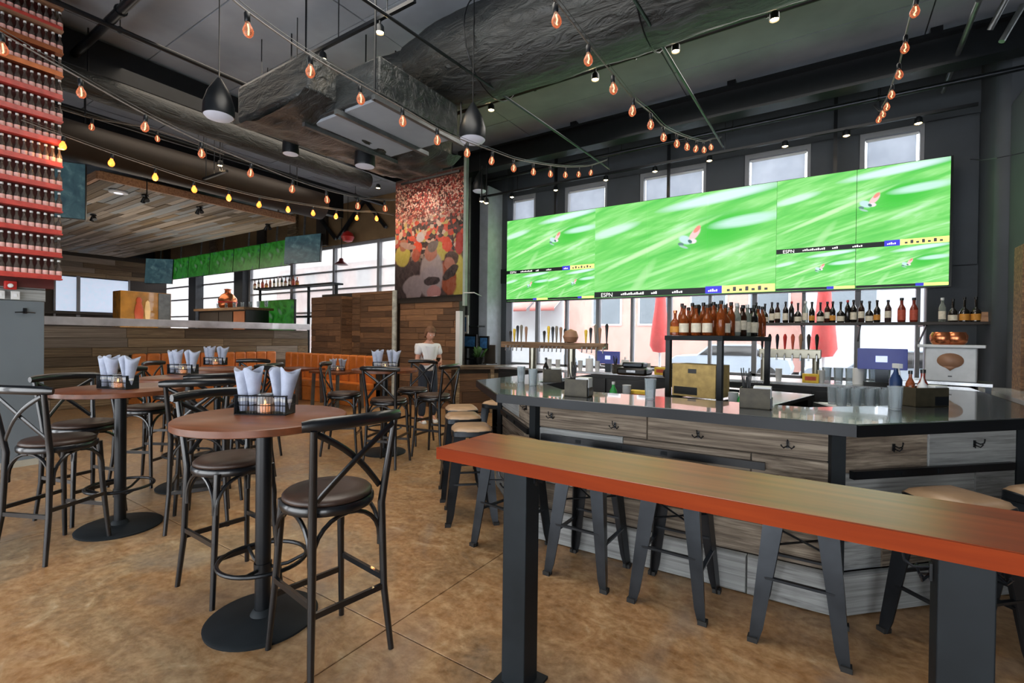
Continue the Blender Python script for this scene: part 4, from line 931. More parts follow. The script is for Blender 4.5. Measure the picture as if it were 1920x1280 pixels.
bxo = thing('carton', 'kraft cardboard carton with hand hole on the island under the liquor stand', 'carton', mt @ Vector((-.24, .12, .06)), math.radians(-13.5))
MB().box(-.21, .21, -.14, .16, 0, .3).build('box', 'box', bxo, bevel=.004); MB().box(-.05, .03, -.143, -.139, .22, .26).build('hand_hole', 'screenblk', bxo); MB().box(-.19, .04, -.143, -.139, .02, .09).build('dark_panel', 'screenblk', bxo)
for k_, (px, py) in enumerate(((1282, 694), (1190, 690))):
    p = at(px, py, Y=5.6 if k_ == 0 else 6.2); t = thing('register', ('rounded black printer under the liquor stand', 'rounded black printer left of the liquor stand')[k_], 'printer', (p.x, p.y, p.z-.09))
    MB().prism([(-.2, -.15), (.2, -.15), (.2, .15), (-.2, .15)], 0, .1).build('body', 'screenblk', t, bevel=.03); MB().box(-.14, .14, -.1, .12, .1, .17).build('lid', 'gun', t, bevel=.02); MB().box(-.06, .06, -.152, -.148, .04, .07).build('slot', 'chrome', t)
# back counter against the window
bc = thing('back_counter', 'black fronted back bar counter under the window shelf', 'counter', (0, 0, 0))
MB().box(-5.0, 1.25, 7.15, 7.8, .03, .92).build('body', 'screenblk', bc); MB().box(-5.05, 1.3, 7.1, 7.85, .92, .96).build('top', 'chrome', bc, bevel=.004)
for k_ in range(9): MB().box(-4.95+k_*.69, -4.3+k_*.69, 7.12, 7.15, .1, .86).build('door', 'screenblk', bc, bevel=.004); MB().box(-4.9+k_*.69, -4.6+k_*.69, 7.1, 7.12, .74, .76).build('handle', 'gun', bc)
# tap tower
tp = thing('tap_tower', 'long wooden beam beer tap tower on two steel columns', 'beer tap', (0, 0, 0))
pa, pb = at(944, 646, Y=6.0), at(1137, 648, Y=6.0); zb = (pa.z+pb.z)/2
MB().box(pa.x, pb.x, 5.93, 6.07, zb-.045, zb+.04).build('beam', 'beamwood', tp, bevel=.006)
for px in (999, 1072): p = at(px, 670, Y=6.0); MB().tube([(p.x, 6.0, .9), (p.x, 6.0, zb-.04)], .055, 16).build('column', 'tapsteel', tp)
for i, (px, top) in enumerate(((958, 620), (965, 616), (971, 610), (978, 609), (987, 612), (1021, 620), (1029, 611), (1037, 612), (1044, 611), (1052, 613), (1060, 616), (1099, 618), (1108, 614), (1117, 608), (1125, 614), (1138, 607))):
    p = at(px, 642, Y=6.0); q = at(px, top, Y=6.0); h_ = max(.08, q.z-zb-.04)
    c = MB().tube([(p.x, 5.99, zb+.03), (p.x, 5.99, zb+.04+h_*.3), (p.x, 5.99, zb+.04+h_*.9), (p.x, 5.99, zb+.04+h_)], [.008, .014, .024, .012], 8).build('tap_handle', ['screenblk', 'yellow', 'gun', 'clear_plank', 'oval'][i % 5] if i not in (0, 15) else 'screenblk', tp)
    MB().tube([(p.x, 5.93, zb-.01), (p.x, 5.87, zb-.02), (p.x, 5.86, zb-.09)], .009, 6).build('spout', 'chrome', tp)
p = at(1070, 632, Y=6.0); MB().lathe([(.001, 0), (.08, .02), (.11, .09), (.08, .17), (.001, .2)], 14, (p.x, 6.0, zb+.03)).build('finial', 'oval', tp)
# second bank of taps and glassware on the back counter
p = at(1480, 665, Y=7.4); t2_ = thing('tap_bank', 'steel bank of beer taps with coloured handles on the back counter', 'beer tap', (p.x, 7.4, .96))
MB().box(-.36, .36, -.06, .06, .3, .42).build('manifold', 'tapsteel', t2_, bevel=.01)
for s in (-.3, .3): MB().tube([(s, 0, 0), (s, 0, .3)], .04, 12).build('column', 'tapsteel', t2_)
for k_, c in enumerate(('screenblk', 'screenblk', 'gun', 'red', 'label_r', 'oval', 'dkbrown', 'ggreen')):
    MB().tube([(-.32+k_*.09, -.05, .4), (-.32+k_*.09, -.05, .46), (-.32+k_*.09, -.05, .58), (-.32+k_*.09, -.05, .62)], [.008, .014, .024, .01], 8).build('tap_handle', c, t2_)
    MB().tube([(-.32+k_*.09, -.06, .36), (-.32+k_*.09, -.12, .34), (-.32+k_*.09, -.125, .27)], .01, 6).build('spout', 'chrome', t2_)
for (px, py, Zv, lab) in ((977, 715, 1.07, 'clear glass on the bar counter, nearest its left tip'), (999, 722, 1.07, 'clear glass on the bar counter beside the one at the left tip'), (1219, 748, 1.07, 'clear glass on the bar counter left of the liquor stand'), (1678, 767, 1.07, 'clear glass on the bar counter beside the condiment caddy')):
    p = at(px, py, Z=Zv); glass(p, lab, 'glasses on the bar counter')
for i in range(6):
    p = at(1672+i*9, 708, Y=7.4) if False else at(1550+i*22, 700, Y=7.45); glass((p.x, 7.45, .962), 'upturned glass on the back counter, %s from the left' % nth[i], 'glasses on the back counter', sc=1.3)
GX, GY = at(1632, 764, Z=.985)[:2]
gi = thing('glass_rack', 'white tray of rocks glasses inside the bar counter', 'tray', (GX, GY, .985), math.radians(25)); MB().box(-.3, .22, -.16, .16, 0, .012).build('tray', 'white', gi)
MB().prism([(-.3, -.17), (.28, -.17), (.28, .25), (-.3, .25)], -.98, 0).build('ice_well', 'gun', gi)
for i in range(5):
    for j in range(2):
        c = Matrix.Translation(gi.location) @ Matrix.Rotation(math.radians(25), 4, 'Z') @ Vector((-.24+i*.1, -.07+j*.13, .013))
        glass(c, 'rocks glass in the white tray, %s row, %s from the left' % (('front', 'back')[j], nth[i]), 'rocks glasses in the tray', sc=.95)
        MB
def caddy2(px, py, lab, items, rz=0, Zv=1.07, w_=.17):
    p = at(px, py, Z=Zv); t = thing('condiment_caddy', lab, 'caddy', (p.x, p.y, Zv+.001), rz)
    for q in ((-w_/2, w_/2, -.07, -.062), (-w_/2, w_/2, .062, .07), (-w_/2, -w_/2+.008, -.062, .062), (w_/2-.008, w_/2, -.062, .062)): MB().box(q[0], q[1], q[2], q[3], 0, .125).build('side', 'crate', t)
    MB().box(-w_/2, w_/2, -.07, .07, 0, .006).build('bottom', 'crate', t)
    m = Matrix.Translation(t.location) @ Matrix.Rotation(rz, 4, 'Z')
    for k_, (dx, dy, kind) in enumerate(items):
        q = m @ Vector((dx, dy, .007)); L_ = lab.split(' on the bar')[0]
        if kind in BT: bottle(kind, q, look[kind]+' in the '+lab, 'things in the counter caddies', sc=.75)
        else:
            o = thing(*{'nap': ('napkin_dispenser', 'stack of white bar napkins in the '+lab, 'napkins'), 'str': ('straw_cup', 'black cup of straws in the '+lab, 'cup'), 'spr': ('spray_bottle', 'white and blue spray bottle behind the '+lab, 'bottle'), 'sqz': ('squeeze_bottle', 'white squeeze bottle in the '+lab, 'bottle')}[kind], q, rz)
            if kind == 'nap': MB().box(-.05, .05, -.045, .045, 0, .13).build('napkins', 'white', o, bevel=.003); MB().box(-.055, .055, -.05, .05, 0, .06).build('holder', 'black', o)
            elif kind == 'str':
                MB().lathe([(.001, 0), (.03, 0), (.035, .11), (.031, .11), (.027, .01)], 12).build('cup', 'screenblk', o); b = MB()
                for a in range(9): b.tube([(.012*math.cos(a), .012*math.sin(a), .01), (.03*math.cos(a*1.7), .03*math.sin(a*1.7), .2+.02*(a % 3))], .0035, 5)
                b.build('straws', 'black', o)
            elif kind == 'spr':
                MB().lathe([(.001, 0), (.038, 0), (.038, .12), (.014, .16), (.012, .19)], 14).build('bottle', 'bluebottle', o); MB().box(-.05, .02, -.012, .012, .19, .22).tube([(-.03, 0, .19), (-.045, 0, .15)], .005, 5).build('trigger', 'white', o)
            else: MB().lathe([(.001, 0), (.028, 0), (.028, .13), (.012, .15), (.003, .19), (.001, .19)], 12).build('bottle', 'white', o); MB().lathe([(.0285, .02), (.0285, .09)], 12).build('label', 'label_r', o)
    return t
caddy2(1085, 742, 'dark tin caddy at the counter left front', [(-.05, 0, 'str'), (.04, 0, 'nap')], .1)
caddy2(1035, 716, 'dark tin caddy at the counter far left', [(-.06, 0, 'wine'), (.04, 0, 'nap')], .5)
caddy2(1160, 700, 'dark tin caddy deep inside the bar', [(-.05, 0, 'str'), (.04, 0, 'sqz')], .5, 1.0)
caddy2(1416, 764, 'dark tin caddy before the liquor stand', [(-.055, .0, 'str'), (.04, 0, 'nap')], .05)
caddy2(1728, 760, 'olive tin caddy at the right angle', [(-.07, .02, 'amber2'), (-.02, -.02, 'sqz'), (.03, .02, 'redb'), (.075, -.02, 'nap')], .75, w_=.26)
p = at(1688, 750, Z=1.07); o = thing('spray_bottle', 'blue spray bottle left of the olive tin caddy', 'bottle', (p.x, p.y+.3, 1.071), 2.0)
MB().lathe([(.001, 0), (.042, 0), (.042, .13), (.015, .19), (.013, .22)], 14).build('bottle', 'bluebottle', o); MB().box(-.06, .025, -.013, .013, .22, .255).tube([(-.035, 0, .22), (-.05, 0, .17)], .006, 5).build('trigger', 'white', o)
for i, (px, py, Yv, lab, s_) in enumerate(((1140, 670, 7.3, 'blue lit till screen right of the tap tower', 1), (1654, 673, 7.2, 'blue lit till screen under the window shelf', 1.25))):
    p = at(px, py, Y=Yv); t = thing('till', lab, 'till', (p.x, Yv, p.z)); t.scale = (s_,)*3
    MB().box(-.19, .19, 0, .04, -.1, .1).build('screen', 'ltblue', t, bevel=.004); MB().box(-.05, .04, -.004, 0, -.03, .03).build('logo', 'ltwhite', t)
    MB().box(-.05, .05, .0, .06, -.22, -.1).build('stand', 'gun', t); MB().box(-.14, .14, -.05, .12, -.3, -.22).build('base', 'screenblk', t)
rr = random.Random(31)
cup0 = None
for i, (px, py, Yv, kd) in enumerate(((1030, 690, 7.2, 'cup'), (1046, 688, 7.2, 'cup'), (1088, 690, 7.2, 'cup'), (1105, 690, 7.2, 'roll'), (1120, 692, 7.2, 'cup'), (1172, 690, 7.2, 'roll'), (1215, 690, 7.2, 'cup'), (1240, 688, 7.2, 'box'),
        (1460, 700, 7.2, 'cup'), (1520, 698, 7.2, 'box'), (1540, 698, 7.2, 'cup'), (1610, 700, 7.3, 'roll'), (1150, 735, 4.3, 'grn'), (1175, 735, 4.3, 'cup'), (1200, 735, 4.4, 'box'), (1375, 735, 4.3, 'cup'), (1390, 738, 4.3, 'grn'))):
    p = at(px, py, Y=Yv); z = .962 if Yv > 6 else .902
    nm = {'cup': ('paper_cups', 'stack of white paper cups', 'cups'), 'roll': ('paper_roll', 'white paper towel roll', 'paper roll'), 'box': ('carton', 'small yellow and red carton', 'carton'), 'grn': ('juice_bottle', 'small green juice bottle', 'bottle')}[kd]
    t = thing(nm[0], nm[1]+(' on the back counter, ' if Yv > 6 else ' on the bar island, ')+nth[i]+' from left', nm[2], (p.x, Yv, z), group='small supplies behind the bar')
    if kd == 'cup':
        for k_ in range(3): MB().lathe([(.001, .001), (.03, 0), (.04, .1), (.042, .102), (.038, .1), (.028, .006)], 12, (0, 0, k_*.03)).build('cup', 'white', t)
    elif kd == 'roll': MB().lathe([(.02, 0), (.06, 0), (.062, .01), (.062, .19), (.06, .2), (.02, .2), (.02, 0)], 16).build('roll', 'white', t); MB().lathe([(.001, 0), (.012, 0), (.012, .24), (.001, .25)], 8).build('spindle', 'chrome', t)
    elif kd == 'box': MB().box(-.09, .09, -.05, .05, 0, .11).build('box', 'yellow', t, bevel=.003); MB().box(-.06, .06, -.053, -.05, .03, .08).build('panel', 'label_r', t)
    else: MB().lathe([(.001, 0), (.035, 0), (.035, .1), (.014, .14), (.014, .17), (.001, .172)], 12).build('body', mat('green_plastic', '2f9a4a', .4) if i == 12 else bpy.data.materials['green_plastic'], t); MB().lathe([(.016, .16), (.016, .185), (.001, .186)], 10).build('cap', 'white', t)
# popcorn-like grey dispenser with copper mugs on it
p = at(1783, 716, Y=6.3); q = at(1783, 652, Y=6.3); hh = q.z-p.z
t = thing('dispenser', 'pale grey metal dispenser with brown oval emblem at the bar right', 'dispenser', (p.x, 6.35, p.z), math.radians(-12))
MB().box(-.19, .19, 0, .32, 0, hh).build('body', 'popgrey', t, bevel=.012); MB().box(-.25, .25, -.03, .36, hh, hh+.03).build('lid', 'popgrey', t, bevel=.006)
MB().add([(.1*math.cos(2*PI*i/20), -.004, hh*.62+.075*math.sin(2*PI*i/20)) for i in range(20)], [tuple(range(20))]).build('oval_emblem', 'oval', t, solid=.004)
MB().add([(-.05, -.008, hh*.45), (.05, -.008, hh*.45), (0, -.008, hh*.32)], [(0, 1, 2)]).build('drop_emblem', 'oval', t, solid=.004)
MB().cbox((0, -.006, hh*.16), (.03, .012, .01)).build('latch', 'black', t)
MB().box(-.15, .15, .02, .3, -.0, .02).build('foot', 'black', t)
pd = thing('dispenser_table', 'steel stand under the pale grey dispenser', 'stand', (p.x, 6.35, 0), math.radians(-12)); MB().box(-.3, .3, -.05, .4, p.z-.03, p.z-.001).build('top', 'chrome', pd)
for s in (-.27, .27):
    for y in (0, .35): MB().box(s-.02, s+.02, y-.02, y+.02, 0, p.z-.03).build('leg', 'gun', pd)
for k_, px in enumerate((1766, 1792)):
    c = at(px, 650, Y=6.4); o = thing('copper_mug', ('copper mug on the grey dispenser, left of the pair', 'copper mug on the grey dispenser, right of the pair')[k_], 'mug', (c.x, 6.42, p.z+hh+.031), k_)
    MB().lathe([(.001, 0), (.07, 0), (.09, .03), (.095, .09), (.075, .125), (.07, .125), (.085, .08), (.06, .012), (.001, .01)], 20).build('cup', 'copper', o)
    MB().tube([(.09, 0, .1), (.13, 0, .09), (.13, 0, .04), (.09, 0, .03)], .008, 6).build('handle', 'copper', o)
side = thing('side_counter', 'pale topped side counter beyond the bar at far right', 'counter', (1.45, 5.4, 0)); MB().box(.05, 1.5, .05, 2.1, 0, .95).build('body', 'charcoal', side); MB().box(0, 1.6, 0, 2.15, .95, .99).build('top', 'plateledge', side)
p = at(1916, 600, Y=7.2); bp = thing('timber_post', 'brick coloured timber post at the right edge', 'post', (p.x, 7.2, 0)); MB().box(0, .3, 0, .3, 0, 2.55).build('post', 'barnd', bp, bevel=.01)
for i, (px, py, Yv, w_, h_, m_, lab) in enumerate(((918, 665, 8.2, .28, .3, 'dkbrown', 'dark brown menu board standing on the service counter'),)):
    p = at(px, py, Y=Yv); t = thing('menu_board', lab, 'sign', (p.x, Yv, .92)); MB().box(-w_/2, w_/2, 0, .03, 0, h_+.1).build('board', m_, t, bevel=.004); MB().box(-w_/2, w_/2, -.05, .08, 0, .02).build('foot', m_, t)
p = at(897, 668, Y=8.0); t = thing('potted_plant', 'small green plant in dark pot on the service counter', 'plant', (p.x, 8.0, .92))
MB().lathe([(.001, 0), (.07, 0), (.1, .14), (.09, .14), (.06, .02)], 12).build('pot', 'screenblk', t); b = MB(); rr = random.Random(2)
for k_ in range(26):
    a = rr.uniform(0, 6.3); r_ = rr.uniform(.04, .18); z = rr.uniform(.16, .36); c, s_ = math.cos(a), math.sin(a)
    b.add([(c*r_*.3, s_*r_*.3, .12), (c*r_-s_*.03, s_*r_+c*.03, z), (c*r_*1.3, s_*r_*1.3, z+.02), (c*r_+s_*.03, s_*r_-c*.03, z)], [(0, 1, 2, 3)])
b.build('leaves', 'leaf', t, solid=.002)
# ================================================================ BOTTLE DISPLAY (left)
bd = thing('bottle_display', 'tall wall display of red shelves packed with small bottles', 'shelf', (-7.32, 1.75, 0)); rows = 12; rh = .2565; z0 = 2.10
MB().box(-.5, -.1, -1.1, -.05, 1.98, 5.5).build('core', mat('dark_red_backing', '4a1512', .6, 0, .2, 4), bd)
for k in range(rows+1):
    m_ = 'redshelf' if k not in (9, 10, 12) else 'copper'
    MB().box(-.1, .0, -1.1, 0, z0+k*rh-.018, z0+k*rh-.002).build('shelf_board', m_ if k < 11 else 'oval', bd)
    if k < rows: MB().box(-.004, .0, -1.1, -.01, z0+k*rh-.002, z0+k*rh+.035).build('price_rail', m_, bd)
for k in range(rows):
    for j in range(13):
        bottle('soda', (-7.36, 1.725-j*.057, z0+k*rh), 'small bottle on red display, shelf %s up, %s from its right end' % (nth[k], nth[j]), 'small bottles on the %s shelf of the red display' % nth[k], rz=0)
# ================================================================ CEILING FITTINGS
bm = thing('steel_beam', 'dark steel beam crossing under the deck parallel to the window wall', 'beam', (-2.5, 8.1, 5.2))
MB().box(-5.5, 5.8, -.13, .13, .16, .2).box(-5.5, 5.8, -.015, .015, -.2, .16).box(-5.5, 5.8, -.13, .13, -.24, -.2).build('i_section', 'black', bm)
for x in (-4.2, -1.5, 1.2, 3.6): MB().beam((x, 0, .3), (x, 0, .18), .12).build('hanger', 'black', bm)
def pipe(name, lab, pts, r, m='galv', hang=None):
    t = thing(name, lab, 'pipe', pts[0]); o = Vector(pts[0]); pp = [Vector(p)-o for p in pts]
    MB().tube(pp, r, 10).build('pipe_run', m, t)
    for k in range(hang or 0):
        f = (k+.5)/hang; p = pp[0].lerp(pp[-1], f); MB().tube([p, (p.x, p.y, 5.5-o.z)], .006, 5).build('hanger_rod', 'black', t)
        MB().lathe([(r*1.0, -.012), (r*1.3, -.012), (r*1.3, .012), (r, .012)], 12, (0, 0, 0)).build('clamp', 'black', t, p).rotation_euler = (0, PI/2, 0)
    return t
pipe('sprinkler_pipe', 'grey pipe running just under the steel beam', [(-8, 8.55, 4.95), (3.4, 8.55, 4.95)], .035, 'gun', 6)
pipe('sprinkler_pipe', 'dark pipe across the ceiling behind the front lamp track', [(-6, 6.15, 5.2), (3.2, 6.15, 5.2)], .03, 'black', 6)
pipe('sprinkler_pipe', 'thin dark pipe beside the big wrapped duct', [(-4.4, 5.4, 5.0), (2.6, 5.4, 5.0)], .022, 'black', 6)
pipe('conduit', 'dark conduit crossing over the left high tables toward the lounge', [(-7.1, -.5, 5.1), (-7.1, 8.5, 5.1)], .03, 'black', 5)
pipe('conduit', 'dark pipe over the half wall', [(-10.0, 0, 5.0), (-10.0, 8.8, 5.0)], .05, 'black', 5)
pipe('conduit', 'thick dark pipe across the upper left ceiling', [(-9.5, 2.1, 5.15), (-2.2, 2.1, 5.15)], .05, 'black', 4)
pipe('conduit', 'pale slanting conduit at the upper right', [at(1836, 0, Z=5.2), at(1768, 172, Y=9.0)], .03, 'galv')
pipe('conduit', 'second pale slanting conduit at the upper right corner', [at(1886, 0, Z=5.3), at(1856, 56, Y=7.6)], .03, 'galv')
pipe('conduit', 'third pale slanting conduit at the upper right corner', [at(1918, 10, Z=5.3), at(1878, 78, Y=7.6)], .03, 'galv')
for (x0, lab) in ((-3.35, 'pale rod running beside the string lights over the duct'), (-1.45, 'pale rod running beside the middle string lights')):
    pipe('conduit', lab, [(x0, 1.0, 4.3 if x0 < -3 else 4.35), (x0+.02, 8.2, 4.55)], .016, 'gun')
gg = thing('steel_joist', 'dark joist across the ceiling above the red display', 'beam', (-8.4, 0, 5.2)); MB().box(-.08, .08, -1, 9.2, -.2, .25).build('joist', 'black', gg)
gg = thing('steel_joist', 'dark joist along the ceiling near the half wall', 'beam', (-11.6, 0, 5.1)); MB().box(-.1, .1, 0, 8.7, -.3, .35).build('joist', 'black', gg)
gg = thing('steel_joist', 'dark joist from the red display to the top of the picture', 'beam', (-8, 1.3, 5.2)); MB().box(.9, 5, -.08, .08, -.15, .25).build('joist', 'black', gg)
# big wrapped duct
def rough_tube(x0, x1, R, seg, nn, amp, seed, taper=None):
    from mathutils import noise
    b = MB(); vs = []; fs = []
    for i in range(nn+1):
        x = x0+(x1-x0)*i/nn; k = taper(i/nn) if taper else 1
        for j in range(seg):
            a = 2*PI*j/seg; nz = noise.noise(Vector((x*1.6+seed, math.cos(a)*1.3, math.sin(a)*1.3)))+.5*noise.noise(Vector((x*5+seed, math.cos(a)*2, math.sin(a)*2)))
            r_ = R*k*(1+amp*nz); vs.append((x, r_*math.cos(a), r_*math.sin(a)))
    for i in range(nn):
        for j in range(seg): fs.append((i*seg+j, i*seg+(j+1) % seg, (i+1)*seg+(j+1) % seg, (i+1)*seg+j))
    fs += [tuple(range(seg))[::-1], tuple(nn*seg+j for j in range(seg))]
    return b.add(vs, fs)
dd = thing('wrapped_duct', 'huge round air duct wrapped in black foil across the ceiling', 'duct', (0, 4.68, 4.93))
rough_tube(-4.6, 3.6, .52, 40, 80, .07, 3, lambda f: 1 if f > .08 else .8+2.5*f).build('wrapped_tube', 'duct', dd, ang=80)
for x in (-3.4, -1.5, .4, 2.3): MB().ring((0, 0, 0), .56, .008, 32, 6).build('strap', 'black', dd, (x, 0, 0)).rotation_euler = (0, PI/2, 0)
da = thing('duct_elbow', 'folded black foil elbow joining the round duct to the square duct', 'duct', (-4.75, 4.62, 4.82))
rough_tube(-.5, .45, .4, 36, 24, .16, 8, lambda f: .72+.35*math.sin(PI*f)).build('wrapped_tube', 'duct', da, rz=math.radians(28), ang=80)
rough_tube(-.5, .5, .24, 30, 16, .18, 12).build('wrapped_collar', 'duct', da, (-.5, .3, -.25), math.radians(-50), ang=80)
hv = thing('square_duct', 'hanging square air unit with slatted grey underside', 'duct', (-4.45, 3.95, 3.93))
MB().box(-.62, .6, -.62, .62, .03, .42).build('box', 'duct', hv, bevel=.02)
for k in range(2): MB().box(-.56+k*.56, -.04+k*.58, -.58, .6, -.0, .035).build('bottom_panel', 'deck', hv, bevel=.006)
for x in (-.6, -.02, .58): MB().box(x-.025, x+.025, -.68, .74, -.05, .0).build('strut', 'galv', hv)
for x, y in ((-.6, -.66), (.58, -.66), (-.6, .7), (.58, .7)): MB().tube([(x, y, -.05), (x, y, 1.5)], .012, 6).build('hanger_rod', 'black', hv)
lf = thing('flat_duct', 'flat wrapped duct beyond the hanging square unit', 'duct', (-5.3, 4.2, 3.98))
from mathutils import noise as NZ
b = MB()
def ff(u, v):
    x = -.75+1.5*u; y = -1.25+2.4*v; return (x+.12*v, y, -.05+.05*NZ.noise(Vector((x*4, y*4, 1)))+.12*(abs(u-.5)*2)**3)
b.ngrid(ff, 24, 30); nb = len(b.v); top = [(p[0], p[1], .45) for p in b.v]; 
b.build('wrapped_underside', 'duct', lf, ang=80)
MB().box(-.7, .75, -1.2, 1.1, .05, .5).build('box', 'duct', lf, bevel=.05)
for q in (da, hv, lf):
    for ch in list(q.children): ch.location = ch.location+(q.location-dd.location); ch.parent = dd
    bpy.data.objects.remove(q)
dd['label'] = 'huge black foil wrapped air duct with hanging square slatted end'
r2 = thing('round_duct', 'slim dark round duct above the glowing amber bulbs', 'duct', (-8.2, 4.2, 4.75)); rough_tube(-3.4, 2.6, .17, 24, 30, .03, 5).build('tube', 'duct', r2, rz=PI/2, ang=80)
r3 = thing('round_duct', 'brown lit lower duct along the half wall', 'duct', (-9.8, 4.6, 4.45)); rough_tube(-3.6, 2.2, .3, 30, 40, .012, 7).build('tube', mat('brown_duct_skin', '2a211a', .5, .2, .2, 3), r3, rz=PI/2, ang=80)
for q in (r2, r3):
    for y in (-2, 0, 1.6): MB().tube([(0, y, .1), (0, y, 5.5-q.location.z)], .01, 5).build('hanger_rod', 'black', q)
# lamp tracks
def track(lab, x0, x1, y, z, px_list, big=1.0):
    t = thing('lamp_track', lab, 'track light', ((x0+x1)/2, y, z)); xm = (x0+x1)/2
    MB().box(x0-xm, x1-xm, -.02, .02, -.02, .02).build('rail', 'black', t)
    for k in range(4): x = (x0-xm)+(x1-x0)*(k+.5)/4; MB().tube([(x, 0, .02), (x, 0, 5.5-z)], .007, 5).build('hanger_rod', 'gun', t)
    for px, py in px_list:
        p = at(px, py, Y=y); x = p.x-xm; zz = p.z-z
        h = MB().lathe([(.001, .09), (.03, .09), (.045, .07), (.05, 0), (.046, 0), (.04, .05)], 14, (x, 0, zz)).tube([(x, 0, zz+.09), (x, 0, .0)], .012, 6)
        hd = h.build('lamp_head', 'black', t); MB().lathe([(.04, .01), (.001, -.012)], 12, (x, 0, zz)).build('lens', 'lens', hd)
        lamp('lamp_beam', 'SPOT', (x, 0, zz-.05), 28*big, (1, .78, .5), .04, (0, 0, 0), 1.9, parent=t)
        lamp('lamp_glow', 'POINT', (x, -.03, zz-.06), 1.6*big, (1, .7, .4), .03, parent=t)
track('lamp track over the nearest tables with starry lamps', -6.9, -3.6, 3.57, 4.95, [(712, 62), (605, 112), (518, 155)])
track('long lamp track above the bar front', -4.5, 2.6, 5.67, 4.95, [(921, 207), (1116, 150), (1267, 97), (1452, 38)])
track('lamp track along the window wall above the video wall', -6.6, 1.6, 8.6, 4.62, [(960, 370), (1042, 357), (1136, 338), (1228, 322), (1330, 302), (1472, 275), (1587, 255), (1722, 232)], .35)
track('short lamp track over the lounge edge', -9.9, -8.7, 4.2, 4.3, [(276, 268), (413, 311)], .4)
track('short lamp track in front of the alcove', -7.6, -6.0, 7.2, 4.7, [(709, 353), (903, 378), (912, 381)], .3)
lamp('wall_fill_spot', 'SPOT', (-8.8, 6.2, 4.9), 130, (1, .8, .55), .1, (math.radians(25), 0, 0), 1.9)  # added spot brightening the far plank wall, no fixture
lamp('fill_area', 'AREA', (-15.5, 5.6, 1.2), 90, (1, .92, .8), 3, (PI, 0, 0), sy=3)  # added upward fill to brighten the lounge ceiling
lamp('fill_spot', 'SPOT', (-6.5, 5.5, 4.6), 60, (1, .7, .42), .1, (0, 0, 0), 2.2)  # added downward fill before the far walls, no fixture
# pendant speakers and round ceiling speakers
for px, py, X_, lab, s_ in ((410, 218, -5.4, 'black dome pendant speaker upper left', 1.0), (886, 262, -3.3, 'black dome pendant speaker in front of the ceiling panels, centre', 1.0), (899, 358, -6.35, 'black dome pendant speaker beside the mural top', .95)):
    p = at(px, py, X=X_) if X_ != -6.35 else at(px, py, Y=7.6)
    t = thing('pendant_speaker', lab, 'speaker', p); t.scale = (s_,)*3; r_ = .15
    MB().lathe([(r_*.97, .0), (r_, .02), (r_*.98, .12), (r_*.72, .25), (r_*.3, .36), (.02, .4), (.001, .4)], 28).build('dome', 'black', t)
    MB().lathe([(r_*.96, .004), (r_*.8, -.02), (r_*.4, -.035), (.001, -.04)], 28).build('grille', 'grille_glow', t)
    MB().tube([(0, 0, .4), (0, 0, 5.5-p.z)], .006, 5).build('cable', 'black', t)
for px, py, Zv, lab, r_ in ((684, 312, 3.75, 'round white faced ceiling speaker under the square duct', .13), (545, 289, 3.9, 'smaller round white faced ceiling speaker left of the square duct', .1)):
    p = at(px, py, Z=Zv); t = thing('ceiling_speaker', lab, 'speaker', p)
    MB().lathe([(r_, 0), (r_*1.05, .02), (r_*.95, .3), (.001, .3)], 24).build('can', 'black', t); MB().lathe([(r_*.95, .0), (r_*.6, -.006), (.001, -.01)], 24).build('grille', 'grille_glow', t)
    MB().tube([(0, 0, .3), (0, 0, 5.5-Zv)], .01, 5).build('stem', 'black', t)
# ================================================================ STRING LIGHTS
bulb_m = MB().lathe([(.001, -.052), (.014, -.05), (.026, -.036), (.03, -.018), (.025, 0), (.014, .02), (.012, .034)], 12).mesh('bulb', M['bulb'])
bulb_l = MB().lathe([(.001, -.052), (.014, -.05), (.026, -.036), (.03, -.018), (.025, 0), (.014, .02), (.012, .034)], 12).mesh('bulb', M['bulblit'])
sock_m = MB().lathe([(.013, .03), (.016, .034), (.016, .075), (.01, .085), (.001, .085)], 10).mesh('socket', M['black'])
fil_m = MB().tube([(0, 0, .02), (.006, 0, -.01), (-.004, .003, -.03), (.004, -.003, -.04)], .0045, 5).mesh('filament', M['filament'])
def string(lab, X=None, pts=(), lit=False, pre=None, post=None, plane=None, drop=.1, s=1.0, glow=0):
    ps = [at(px, py, X=X) if plane is None else plane(px, py) for px, py in pts]
    t = thing('string_lights', lab, 'string lights', ps[0]); o = ps[0].copy()
    cab = [p+Vector((0, 0, drop*s)) for p in ps]
    if pre is not None: cab.insert(0, Vector(pre))
    if post is not None: cab.append(Vector(post))
    sm = []
    for i in range(len(cab)-1):                       # smooth through the sockets
        a = cab[max(i-1, 0)]; b_ = cab[i]; c = cab[i+1]; d = cab[min(i+2, len(cab)-1)]
        for k in range(4):
            f = k/4; sm.append(.5*((2*b_)+(c-a)*f+(2*a-5*b_+4*c-d)*f*f+(3*b_-a-3*c+d)*f**3)-o)
    sm.append(cab[-1]-o)
    MB().tube(sm, .006, 5).build('cable', 'cable', t)
    MB().tube([p+Vector((.012, .012, .02)) for p in sm], .003, 4).build('support_wire', 'galv', t)
    for i, p in enumerate(ps):
        bo = inst('bulb', bulb_l if lit else bulb_m, p-o+Vector((0, 0, 0)), 0, t, (s*1.15,)*3, (random.uniform(-.12, .12), random.uniform(-.12, .12), 0))
        inst('socket', sock_m, (0, 0, 0), 0, bo)
        if not lit: inst('filament', fil_m, (0, 0, 0), 0, bo)
        if glow and i % 2 == 0: lamp('bulb_glow', 'POINT', p-o+Vector((0, 0, -.08)), glow, (1, .5, .18), .04, parent=t)
    return t
